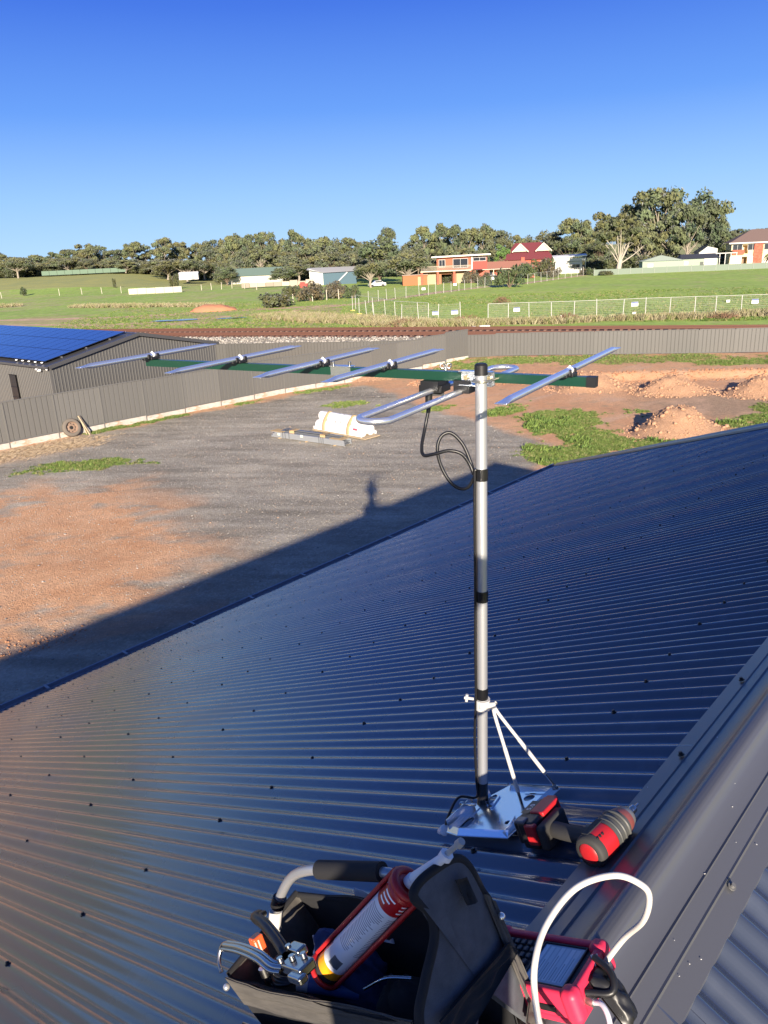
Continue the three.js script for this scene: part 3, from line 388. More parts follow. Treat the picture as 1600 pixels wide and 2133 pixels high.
{
  const bag = slopeThing('tool_bag', 'open black and grey fabric tool bag with tubular carry handle', 'bag', 0.69, 0.22, 0.0085);
  const S = (u, v, h) => L(u - 0.69, v - 0.22, h - 0.0085);
  // corners: near side is the lower u
  const b = [S(0.60, 0.42, 0.012), S(0.79, 0.43, 0.012), S(0.79, 0.02, 0.012), S(0.62, 0.02, 0.012)];     // near-left, far-left, far-right, near-right
  const r = [S(0.556, 0.437, 0.2), S(0.752, 0.464, 0.225), S(0.803, 0.004, 0.225), S(0.606, 0.004, 0.192)];
  mesh('base', merge([patch(b[0], b[1], b[2], b[3], 0.002, 8, 0.01)]), clothDark, bag);
  mesh('end_panel', patch(r[1], r[0], b[0], b[1], 0.012, 16, 0.006, 1), clothGrey, bag);
  mesh('back_panel', patch(r[2], r[1], b[1], b[2], 0.012, 18, 0.006, 2), clothDark, bag);
  const fr = mesh('front_panel', patch(r[0], r[3], b[3], b[0], 0.014, 18, 0.006, 3, (s, t) => V(0, -0.006 * Math.sin(Math.PI * s) * (1 - t), 0)), clothDark, bag);
  mesh('front_pocket', patch(r[0].clone().lerp(b[0], 0.42).add(V(-0.028, 0, 0)), r[3].clone().lerp(b[3], 0.42).add(V(-0.028, 0, 0)), b[3].clone().add(V(-0.02, 0, 0)), b[0].clone().add(V(-0.02, 0, 0)), 0.018, 16, 0.004, 4), clothGrey, fr);
  // wide binding round the rim
  const band = (a, c, dn, w, k) => patch(a.clone().add(V(0, 0.004, 0)).add(w), c.clone().add(V(0, 0.004, 0)).add(w), c.clone().lerp(dn[1], 0.3).add(w), a.clone().lerp(dn[0], 0.3).add(w), 0.006, 14, 0.003, k, k === 6 ? (s, t) => V(0, -0.006 * Math.sin(Math.PI * s) * (1 - t * 0.8), 0) : null);
  mesh('rim_binding', band(r[0], r[3], [b[0], b[3]], V(-0.006, 0, 0), 6), clothGrey, bag);
  mesh('rim_binding', band(r[1], r[0], [b[1], b[0]], V(0, 0, -0.006), 7), clothGrey, bag);
  mesh('rim_tube', tube([r[0], r[1]].map(p => p.clone().add(V(0, 0.004, 0))), 0.0055, 8, 8), clothDark, bag);
  mesh('rim_tube', tube([r[1], r[1].clone().lerp(r[2], 0.5).add(V(0.012, -0.012, 0)), r[2]], 0.0055, 20, 8), clothDark, bag);
  for (const p of [r[0].clone().add(V(-0.012, -0.012, 0)), r[0].clone().lerp(r[1], 0.55).add(V(0, -0.01, -0.014)), S(0.812, -0.018, 0.215)]) mesh('rivet', new THREE.SphereGeometry(0.0062, 12, 8).scale(1, 1, 1).translate(p.x, p.y, p.z), mat(0.85, 0.84, 0.8, 0.25, { metalness: 0.8 }), bag);
  // tall end nearest the ridge: an upright padded panel with a rounded, piped top
  const prof = [[0.605, 0.012], [0.602, 0.10], [0.606, 0.187], [0.638, 0.225], [0.684, 0.265], [0.692, 0.300], [0.675, 0.336], [0.690, 0.348], [0.726, 0.347], [0.776, 0.336], [0.797, 0.309], [0.805, 0.262], [0.812, 0.235], [0.815, 0.167], [0.815, 0.099], [0.811, 0.012]];
  const curve = new THREE.CatmullRomCurve3(prof.map(p => V(p[0], p[1], 0)), false, 'catmullrom', 0.5).getPoints(80);
  { const pos = [], ix = [], uv = [], n = curve.length, rings = [[0, 1], [0.35, 0.88], [0.65, 0.6], [0.9, 0.2], [1, 0]]; for (const off of [0.004, -0.004]) { const k = pos.length / 3; for (const [sc, bl] of rings) curve.forEach(c => { const u = 0.725 + (c.x - 0.725) * sc, h = 0.16 + (c.y - 0.16) * sc, p = S(u, -0.002 - (off > 0 ? 1 : -0.6) * (0.004 + 0.012 * bl) - 0.012 * (fbm(u * 22 + 5, h * 22, 3) - 0.5) * (1 - sc * sc * 0.9), h); pos.push(p.x, p.y, p.z); uv.push(u * 5, h * 5); }); for (let j = 0; j < rings.length - 1; j++) for (let i = 0; i < n - 1; i++) { const a = k + j * n + i; off > 0 ? ix.push(a, a + n, a + 1, a + 1, a + n, a + n + 1) : ix.push(a, a + 1, a + n, a + 1, a + n + 1, a + n); } }
    mesh('tall_end_panel', geoFrom(pos, ix, uv), clothDenim, bag); }
  mesh('piping', tube(curve.slice(8, 66).map(c => S(c.x, -0.002, c.y)), 0.0075, 110, 10), clothDark, bag);
  mesh('patch_label', patch(S(0.745, -0.021, 0.322), S(0.768, -0.021, 0.312), S(0.770, -0.023, 0.270), S(0.748, -0.023, 0.278), 0, 6, 0.002), clothDark, bag);
  // binding down the far edge, a black webbing strap across, a small dark tab
  mesh('edge_binding', patch(S(0.797, -0.012, 0.262), S(0.818, -0.006, 0.235), S(0.826, -0.012, 0.02), S(0.800, -0.020, 0.02), 0.003, 14, 0.004, 10), clothGrey, bag);
  mesh('web_strap', patch(S(0.800, -0.024, 0.180), S(0.812, -0.022, 0.155), S(0.64, -0.030, 0.135), S(0.622, -0.026, 0.185), 0.008, 14, 0.004, 11), clothDark, bag);
  mesh('leather_tab', patch(S(0.795, -0.026, 0.082), S(0.800, -0.026, 0.055), S(0.778, -0.03, 0.035), S(0.770, -0.03, 0.066), 0.002, 6, 0.003, 14), cloth(0.07, 0.062, 0.055, 9), bag);
  // handle: steel tube with a foam sleeve
  const hp = [S(0.668, 0.462, 0.17), S(0.676, 0.445, 0.225), S(0.690, 0.405, 0.275), S(0.698, 0.36, 0.310), S(0.702, 0.31, 0.326), S(0.708, 0.25, 0.331), S(0.722, 0.14, 0.331), S(0.73, 0.10, 0.325), S(0.735, 0.06, 0.305), S(0.735, 0.02, 0.25), S(0.735, 0.0, 0.19)];
  const h = mesh('handle', tube(hp, 0.0092, 70, 14), mat(0.42, 0.43, 0.45, 0.35, { metalness: 0.6 }), bag);
  mesh('foam_grip', merge([bar(S(0.705, 0.272, 0.331), S(0.724, 0.122, 0.332), 0.0162, 0.0162, 20)]), mat(0.012, 0.012, 0.014, 0.8), h);
  mesh('handle_socket', bar(S(0.681, 0.43, 0.245), S(0.670, 0.455, 0.195), 0.0125, 0.012, 14), mat(0.6, 0.58, 0.54, 0.5), h);
  mesh('handle_collar', bar(S(0.688, 0.412, 0.268), S(0.683, 0.424, 0.252), 0.0135, 0.0135, 14), blackPlastic, h);

  // ---- things in the bag: each its own object
  const inBag = (name, label, cat, parts) => { const o = slopeThing(name, label, cat, 0.69, 0.22, 0.0085); parts(o); return o; };
  inBag('caulking_gun', 'red caulking gun loaded with a white labelled sealant cartridge', 'caulking gun', o => {
    const a = S(0.645, 0.262, 0.185), c = S(0.722, 0.064, 0.318), d = c.clone().sub(a), Ln = d.length(); d.normalize();
    const e1 = V(-0.55, 0.9, 0.95).normalize(); e1.addScaledVector(d, -d.dot(e1)).normalize(); const e2 = d.clone().cross(e1);
    const fr = new THREE.Matrix4().makeBasis(e2, d, e1).setPosition(a);
    const put = g => g.applyMatrix4(fr);
    const cv = document.createElement('canvas'); cv.width = 512; cv.height = 512; const x = cv.getContext('2d'); x.fillStyle = '#dfe2e6'; x.fillRect(0, 0, 512, 512); x.fillStyle = '#b3131c'; x.fillRect(0, 0, 512, 90); x.fillStyle = '#f0a021'; x.fillRect(0, 452, 512, 42); x.fillStyle = '#23262c'; x.fillRect(0, 494, 512, 18);
    x.strokeStyle = '#777b85'; x.lineWidth = 3; for (let k = 0; k < 26; k++) { for (let c0 = 0; c0 < 4; c0++) { x.beginPath(); x.moveTo(8 + c0 * 128, 112 + k * 9); x.lineTo(8 + c0 * 128 + 70 + 40 * hash2(k, c0), 112 + k * 9); x.stroke(); } } x.fillStyle = '#5b6068'; for (let c0 = 0; c0 < 4; c0++) x.fillRect(60 + c0 * 128, 390, 62, 44); x.fillStyle = '#fff'; for (let c0 = 0; c0 < 4; c0++) for (let k = 0; k < 3; k++) x.fillRect(14 + c0 * 128, 30 + k * 18, 90 - k * 20, 7);
    const t = new THREE.CanvasTexture(cv); t.colorSpace = THREE.SRGBColorSpace; t.wrapS = THREE.RepeatWrapping; t.repeat.set(1, 1); t.offset.set(0.37, 0);
    mesh('cartridge', put(new THREE.CylinderGeometry(0.0255, 0.0255, Ln - 0.012, 40, 1, true).translate(0, Ln / 2 - 0.002, 0)), new THREE.MeshPhysicalMaterial({ map: t, roughness: 0.35, clearcoat: 0.3 }), o);
    mesh('cartridge_end', put(merge([new THREE.CylinderGeometry(0.0262, 0.0262, 0.012, 32).translate(0, 0.006, 0)])), mat(0.03, 0.035, 0.04, 0.4), o);
    const half = new THREE.CylinderGeometry(0.0315, 0.0315, Ln - 0.004, 30, 1, true, Math.PI / 2 + 0.25, Math.PI - 0.5).translate(0, Ln / 2, 0); const hm = redPlastic.clone(); hm.side = THREE.DoubleSide;
    mesh('cradle', put(half), hm, o);
    mesh('cradle_rail', put(merge([-1, 1].map(k => rbox(0.007, Ln, 0.013, 0.003, k * 0.0305, Ln / 2, 0.003)))), redPlastic, o);
    mesh('rear_ring', put(new THREE.TorusGeometry(0.0295, 0.0045, 8, 30).rotateX(Math.PI / 2).translate(0, 0.0, 0)), redPlastic, o);
    mesh('front_plate', put(merge([new THREE.TorusGeometry(0.025, 0.0075, 10, 30).rotateX(Math.PI / 2).translate(0, Ln - 0.001, 0), new THREE.CylinderGeometry(0.027, 0.03, 0.014, 30).translate(0, Ln - 0.006, 0)])), redPlastic, o);
    const nt = S(0.748, -0.020, 0.366).sub(c).normalize(), ce = c.clone().addScaledVector(d, 0.004);
    mesh('nozzle', merge([bar(ce, ce.clone().addScaledVector(d, 0.012), 0.012, 0.0115, 18), bar(ce.clone().addScaledVector(d, 0.008), S(0.746, -0.018, 0.36), 0.0105, 0.0072, 18), bar(S(0.745, -0.016, 0.358), S(0.748, -0.0225, 0.364), 0.011, 0.011, 10)]), phys(0.72, 0.74, 0.78, 0.4, { clearcoat: 0.3 }), o);
    mesh('nozzle_tip', merge([bar(S(0.748, -0.0225, 0.364), S(0.7525, -0.050, 0.3795), 0.0046, 0.0036, 12), bar(S(0.7525, -0.048, 0.378), S(0.754, -0.0575, 0.384), 0.0068, 0.0062, 12)]), phys(0.5, 0.5, 0.48, 0.35, { transmission: 0.3, thickness: 0 }), o);
    mesh('plunger_rod', put(merge([new THREE.CylinderGeometry(0.004, 0.004, 0.1, 8).translate(0, -0.05, 0), rbox(0.02, 0.09, 0.02, 0.004, 0, -0.03, -0.05)])), steel, o);
  });
  inBag('locking_pliers', 'chromed locking pliers with long curved handles across left end of bag', 'pliers', o => {
    const ch = mat(0.5, 0.47, 0.42, 0.22, { metalness: 1 });
    const hnd = (pts, w) => { const g = []; for (let i = 0; i < pts.length - 1; i++) g.push(beam(pts[i], pts[i + 1], w, 0.012)); return merge(g); };
    const sm = (l, n = 14) => new THREE.CatmullRomCurve3(l).getPoints(n);
    const h1 = sm([S(0.572, 0.448, 0.247), S(0.574, 0.40, 0.25), S(0.571, 0.33, 0.25), S(0.566, 0.285, 0.245), S(0.572, 0.265, 0.242)]);
    mesh('lower_handle', merge([tube(h1, 0.0052, 30, 8), tube(h1.map(p => p.clone().add(V(0.008, 0.001, 0))), 0.0032, 30, 8), tube(h1.map(p => p.clone().add(V(-0.007, -0.003, 0))), 0.0032, 30, 8)]), ch, o);
    const h2 = sm([S(0.645, 0.425, 0.262), S(0.628, 0.412, 0.27), S(0.618, 0.37, 0.27), S(0.604, 0.32, 0.262), S(0.588, 0.272, 0.25)]);
    mesh('upper_handle', merge([tube(h2, 0.0085, 30, 8), tube(h2.map(p => p.clone().add(V(0.008, -0.004, 0.002))), 0.006, 30, 8)]), mat(0.045, 0.044, 0.042, 0.3, { metalness: 0.7 }), o);
    mesh('jaw', merge([rbox(0.034, 0.018, 0.055, 0.004, ...S(0.585, 0.235, 0.243).toArray()), rbox(0.022, 0.016, 0.035, 0.004, ...S(0.606, 0.262, 0.25).toArray()), rbox(0.018, 0.014, 0.035, 0.004, ...S(0.566, 0.215, 0.24).toArray())]), ch, o);
    for (const [u, v] of [[0.583, 0.243], [0.6, 0.275], [0.572, 0.262], [0.594, 0.225]]) mesh('pivot', cyl(0.0055, 0.005, 0.008, ...S(u, v, 0.257).toArray(), 12), steel, o);
    mesh('release_lever', merge([tube(sm([S(0.583, 0.45, 0.245), S(0.578, 0.475, 0.235), S(0.565, 0.478, 0.215), S(0.558, 0.468, 0.20)]), 0.004, 20, 8)]), ch, o);
  });
  inBag('orange_marker', 'short orange plastic tool tucked between pliers handles', 'tool', o => {
    mesh('case', rbox(0.022, 0.07, 0.02, 0.004, ...S(0.617, 0.415, 0.205).toArray()), phys(0.75, 0.11, 0.03, 0.35, { clearcoat: 0.4 }), o);
    mesh('stripe', merge([rbox(0.003, 0.05, 0.002, 0.0008, ...S(0.608, 0.4045, 0.21).toArray()), rbox(0.003, 0.05, 0.002, 0.0008, ...S(0.615, 0.4045, 0.21).toArray())]), mat(0.8, 0.5, 0.4, 0.5), o);
  });
  inBag('blue_rag', 'crumpled dark blue cloth bundle lying inside the bag', 'cloth', o => {
    const g = new THREE.SphereGeometry(1, 40, 26), p = g.attributes.position; for (let i = 0; i < p.count; i++) { const x = p.getX(i), y = p.getY(i), z = p.getZ(i), n = 0.72 + 0.6 * Math.abs(fbm(x * 2.2 + 3 + y, z * 2.2 + y * 1.4, 4) - 0.42) * 2; p.setXYZ(i, x * 0.062 * n, y * 0.085 * n, z * 0.11 * n); } g.computeVertexNormals();
    g.translate(...S(0.700, 0.30, 0.115).toArray()); mesh('folds', g, cloth(0.03, 0.05, 0.14, 8), o);
  });
  inBag('clear_packet', 'clear plastic packet poking up behind bag rim', 'packet', o => mesh('film', patch(S(0.80, 0.335, 0.225), S(0.80, 0.25, 0.21), S(0.77, 0.23, 0.15), S(0.77, 0.33, 0.15), 0.01, 8, 0.002, 12), phys(0.75, 0.8, 0.86, 0.2, { transmission: 0.5, thickness: 0 }), o));
  inBag('black_pouch', 'soft black pouch slumped in the middle of the bag', 'pouch', o => { const g = new THREE.SphereGeometry(1, 32, 22), p = g.attributes.position; for (let i = 0; i < p.count; i++) { const x = p.getX(i), y = p.getY(i), z = p.getZ(i), n = 0.8 + 0.5 * (fbm(x * 2.4 + 8, z * 2.4 + y * 2, 4) - 0.4); p.setXYZ(i, x * 0.06 * n, y * 0.07 * n, z * 0.075 * n); } g.computeVertexNormals(); mesh('pouch', g.translate(...S(0.69, 0.135, 0.10).toArray()), clothDark, o); mesh('zip', tube([S(0.65, 0.18, 0.165), S(0.67, 0.14, 0.178), S(0.69, 0.1, 0.172)], 0.003, 20, 6), steel, o); });
  inBag('cable_coil', 'small coil of black cable on the blue cloth in bag', 'cable', o => mesh('coil', merge([0, 1, 2].map(k => new THREE.TorusGeometry(0.034 - k * 0.003, 0.0038, 8, 36).rotateX(Math.PI / 2 + 0.2 * k).translate(...S(0.62, 0.335, 0.185 + k * 0.006).toArray()))), cableMat, o));
  inBag('socket_bit', 'small shiny socket standing below pliers handle in bag', 'socket', o => { mesh('socket', merge([cyl(0.007, 0.007, 0.05, ...S(0.585, 0.36, 0.175).toArray(), 14), cyl(0.009, 0.009, 0.015, ...S(0.585, 0.36, 0.205).toArray(), 14)]), steel, o); });
  inBag('cutter_handle', 'blue and white tool handle under pliers jaw in bag', 'tool', o => { mesh('grip', bar(S(0.625, 0.30, 0.165), S(0.67, 0.23, 0.13), 0.014, 0.012, 14), mat(0.05, 0.12, 0.36, 0.4), o); mesh('end', bar(S(0.615, 0.316, 0.173), S(0.625, 0.30, 0.165), 0.0145, 0.0145, 14), mat(0.6, 0.62, 0.66, 0.4), o); });
}

// ---------------------------------------------------------------- signal meter and its white test lead on the ridge
{
  const o = slopeThing('signal_meter', 'handheld signal meter in a bright pink rubber case on the ridge', 'meter', 0.865, 0.0, 0.033);
  const S = (u, v, h) => L(u - 0.865, v, h - 0.033);
  const pink = phys(0.66, 0.028, 0.078, 0.5, { clearcoat: 0.15, clearcoatRoughness: 0.5 });
  const mk = new THREE.Matrix4().makeBasis(S(0.865, 0, 1.033).sub(S(0.865, 0, 0.033)).normalize(), V(0, 0, 0), V(0, 0, 0));
  const ctr = S(0.867, 0.004, 0.078), rot = new THREE.Euler(0, 0.06, 0.0), G = g => g.applyMatrix4(new THREE.Matrix4().makeRotationFromEuler(rot)).translate(ctr.x, ctr.y, ctr.z);
  // local to the case: x across (u), z along (-v)
  mesh('case', G(merge([rbox(0.112, 0.034, 0.196, 0.010, 0, -0.004, 0, 3), rbox(0.104, 0.02, 0.18, 0.006, 0, -0.026, 0, 2)])), mat(0.03, 0.03, 0.033, 0.6), o);
  const boot = mesh('rubber_boot', G(merge([rbox(0.013, 0.046, 0.21, 0.005, -0.056, -0.002, 0), rbox(0.013, 0.046, 0.21, 0.005, 0.056, -0.002, 0), rbox(0.124, 0.046, 0.014, 0.005, 0, -0.002, 0.1), rbox(0.124, 0.046, 0.014, 0.005, 0, -0.002, -0.1), ...[[-1, -1], [1, -1], [-1, 1], [1, 1]].map(([a, b]) => rbox(0.03, 0.054, 0.03, 0.011, a * 0.053, -0.002, b * 0.096, 3)), rbox(0.118, 0.014, 0.2, 0.005, 0, -0.032, 0)])), pink, o);
  for (const z of [-0.05, 0.05]) mesh('side_notch', G(rbox(0.006, 0.012, 0.03, 0.002, -0.0615, -0.01, z)), blackPlastic, boot);
  const cv = document.createElement('canvas'); cv.width = 256; cv.height = 256; const x = cv.getContext('2d'); x.fillStyle = '#8fa3b4'; x.fillRect(0, 0, 256, 256); x.fillStyle = '#c6d2da'; x.fillRect(8, 8, 240, 22); for (let k = 0; k < 6; k++) { x.fillStyle = k % 2 ? '#a9bac6' : '#b8c6d0'; x.fillRect(14, 44 + k * 33, 228, 24); x.fillStyle = '#6f8494'; x.fillRect(22, 52 + k * 33, 80 + 90 * hash2(k, 3), 6); }
  const t = new THREE.CanvasTexture(cv); t.colorSpace = THREE.SRGBColorSpace;
  mesh('screen', G(new THREE.PlaneGeometry(0.086, 0.078).rotateX(-Math.PI / 2).rotateY(Math.PI / 2 * 0).translate(0.001, 0.0142, 0.038)), new THREE.MeshPhysicalMaterial({ map: t, roughness: 0.25, clearcoat: 0.6, clearcoatRoughness: 0.15 }), o);
  mesh('screen_frame', G(merge([rbox(0.004, 0.004, 0.086, 0.0015, -0.045, 0.0145, 0.038), rbox(0.004, 0.004, 0.086, 0.0015, 0.046, 0.0145, 0.038), rbox(0.095, 0.004, 0.004, 0.0015, 0, 0.0145, 0.079), rbox(0.095, 0.004, 0.004, 0.0015, 0, 0.0145, -0.003)])), blackPlastic, o);
  const kg = rbox(0.011, 0.005, 0.0085, 0.0018, 0, 0, 0), km = mat(0.05, 0.052, 0.06, 0.55);
  for (let i = 0; i < 6; i++) for (let j = 0; j < 6; j++) mesh('key', G(kg.clone().translate(-0.037 + i * 0.0148, 0.0155, -0.083 + j * 0.0132)), km, o);
  // sockets and the black strap on the right-hand end
  const skM = mat(0.45, 0.43, 0.4, 0.35, { metalness: 0.9 }); mesh('socket', bar(S(0.905, -0.096, 0.075), S(0.912, -0.112, 0.077), 0.009, 0.008, 14), skM, o); mesh('socket', bar(S(0.842, -0.096, 0.07), S(0.84, -0.118, 0.068), 0.0085, 0.0075, 14), skM, o);
  mesh('hand_strap', merge([patch(S(0.90, -0.105, 0.095), S(0.855, -0.11, 0.09), S(0.85, -0.155, 0.02), S(0.89, -0.15, 0.02), 0.02, 12, 0.004, 13), tube([S(0.895, -0.1, 0.1), S(0.88, -0.135, 0.09), S(0.86, -0.14, 0.075), S(0.842, -0.105, 0.08)], 0.006, 24, 8)]), phys(0.012, 0.012, 0.013, 0.4, { side: THREE.DoubleSide }), o);
  mesh('strap_buckle', merge([bar(S(0.902, -0.098, 0.1), S(0.887, -0.116, 0.07), 0.003), bar(S(0.895, -0.095, 0.103), S(0.88, -0.112, 0.073), 0.003)]), steel, o);
  const w = slopeThing('white_test_lead', 'thick white cable looping up from the pink meter', 'cable', 0.69, -0.16, 0.06);
  const W = (u, v, h) => L(u - 0.69, v + 0.16, h - 0.06);
  mesh('sheath', tube([W(0.908, -0.098, 0.075), W(0.925, -0.146, 0.12), W(0.905, -0.21, 0.175), W(0.892, -0.245, 0.225), W(0.88, -0.25, 0.255), W(0.86, -0.225, 0.28), W(0.821, -0.181, 0.28), W(0.762, -0.158, 0.26), W(0.713, -0.158, 0.235), W(0.690, -0.156, 0.19), W(0.678, -0.163, 0.15), W(0.68, -0.185, 0.08), W(0.69, -0.22, 0.02)], 0.0047, 150, 14), phys(0.56, 0.53, 0.48, 0.45, { clearcoat: 0.2, clearcoatRoughness: 0.3 }), w);
  const w2 = slopeThing('clear_patch_lead', 'short pale cable dropping from the meter socket in front of strap', 'cable', 0.84, -0.12, 0.05); const W2 = (u, v, h) => L(u - 0.84, v + 0.12, h - 0.05);
  mesh('sheath', tube([W2(0.84, -0.115, 0.068), W2(0.836, -0.135, 0.072), W2(0.825, -0.148, 0.06), W2(0.81, -0.15, 0.035), W2(0.79, -0.15, 0.02)], 0.0042, 50, 12), phys(0.62, 0.6, 0.66, 0.3, { clearcoat: 0.5 }), w2);
}
// ---------------------------------------------------------------- steel fences round the yard
// profiled steel wall sheet: flat pans with narrow pressed grooves, standing along +x from 0
function profiled(len, h, pitch, groove, depth, th = 0.0) {
  const pr = []; for (let x = 0; x < len - 1e-6; x += pitch) { const e = Math.min(len, x + pitch); pr.push([x, 0], [Math.min(e, x + pitch - groove), 0], [Math.min(e, x + pitch - groove * 0.75), -depth], [Math.min(e, x + pitch - groove * 0.25), -depth]); } pr.push([len, 0]);
  const pos = [], ix = []; pr.forEach(([x, z], i) => { pos.push(x, 0, z, x, h, z); if (i) { const a = 2 * (i - 1); ix.push(a, a + 2, a + 1, a + 1, a + 2, a + 3); } });
  return toCreasedNormals(geoFrom(pos, ix), 0.2);
}
const fenceMat = phys(0.125, 0.122, 0.114, 0.5, { side: THREE.DoubleSide, clearcoat: 0.2, clearcoatRoughness: 0.4 });
const plinthTex = dataTex(512, 64, (i, j, c) => { const n = fbm(i / 24, j / 14, 4), st = ss(0.5, 0.72, fbm(i / 40 + 9, j / 22 + 4, 4)); c[0] = 0.36 + 0.2 * n; c[1] = 0.335 + 0.19 * n; c[2] = 0.30 + 0.17 * n; mix3(c, 0.42, 0.24, 0.14, st * 0.75); });
const plinthMat = new THREE.MeshStandardMaterial({ map: plinthTex, roughness: 0.95, bumpMap: bumpTex, bumpScale: 0.004 });
function steelFence(label, pts, ph, plinth, fenceMat, spacing = 2.37) {
  const o = thing('steel_fence', label, 'fence', [pts[0][0], 0, pts[0][1]]);
  const sheetG = profiled(spacing - 0.06, ph, 0.262, 0.05, 0.032), postG = rbox(0.07, ph + plinth + 0.05, 0.075, 0.006, 0, (ph + plinth) / 2 + 0.015, 0), railG = box(spacing - 0.06, 0.05, 0.05, spacing / 2 - 0.03, 0, 0), plG = rbox(spacing - 0.06, plinth, 0.08, 0.008, spacing / 2 - 0.03, plinth / 2, 0, 1);
  const tones = [0.93, 1, 1.06, 0.97].map(k => { const m = fenceMat.clone(); m.color.multiplyScalar(k); return m; });
  for (let i = 0; i < pts.length - 1; i++) {
    const a = V(pts[i][0], 0, pts[i][1]), b = V(pts[i + 1][0], 0, pts[i + 1][1]), d = b.clone().sub(a), n = Math.round(d.length() / spacing), st = d.length() / n; d.normalize(); const ang = Math.atan2(-d.z, d.x);
    for (let k = 0; k < n; k++) {
      const p = a.clone().addScaledVector(d, k * st), y = Math.max(-0.1, yardElev(p.x, p.z)) * (p.z > -66 ? 1 : 0) + rr(-0.015, 0.015);
      const put = (m, off, yy) => { m.position.set(p.x - pts[0][0] + d.x * off, yy, p.z - pts[0][1] + d.z * off); m.rotation.y = ang; m.scale.x = m.name === 'post' ? 1 : (st - 0.06) / (spacing - 0.06); return m; };
      put(mesh('post', postG, fenceMat, o), 0, y - 0.05);
      put(mesh('panel', sheetG, tones[Math.floor(rnd() * 4)], o), 0.03, y + plinth + 0.02);
      put(mesh('rail', railG, fenceMat, o), 0.03, y + plinth + ph + 0.02);
      put(mesh('rail', railG, fenceMat, o), 0.03, y + plinth + 0.03);
      if (plinth > 0.05) put(mesh('plinth', plG, plinthMat, o), 0.03, y - 0.02);
    }
  }
  return o;
}
steelFence('grey steel fence with pale plinths running past the solar shed', [[-26.4, -27.6], [-5.9, -48.6], [6.9, -58.7]], 1.9, 0.30, fenceMat);
steelFence('long grey steel fence along the back of the yard before railway', [[-24, -66.3], [6.6, -58.95], [62, -45.4]], 1.62, 0.04, phys(0.082, 0.080, 0.075, 0.55, { side: THREE.DoubleSide, clearcoat: 0.2, clearcoatRoughness: 0.4 }));

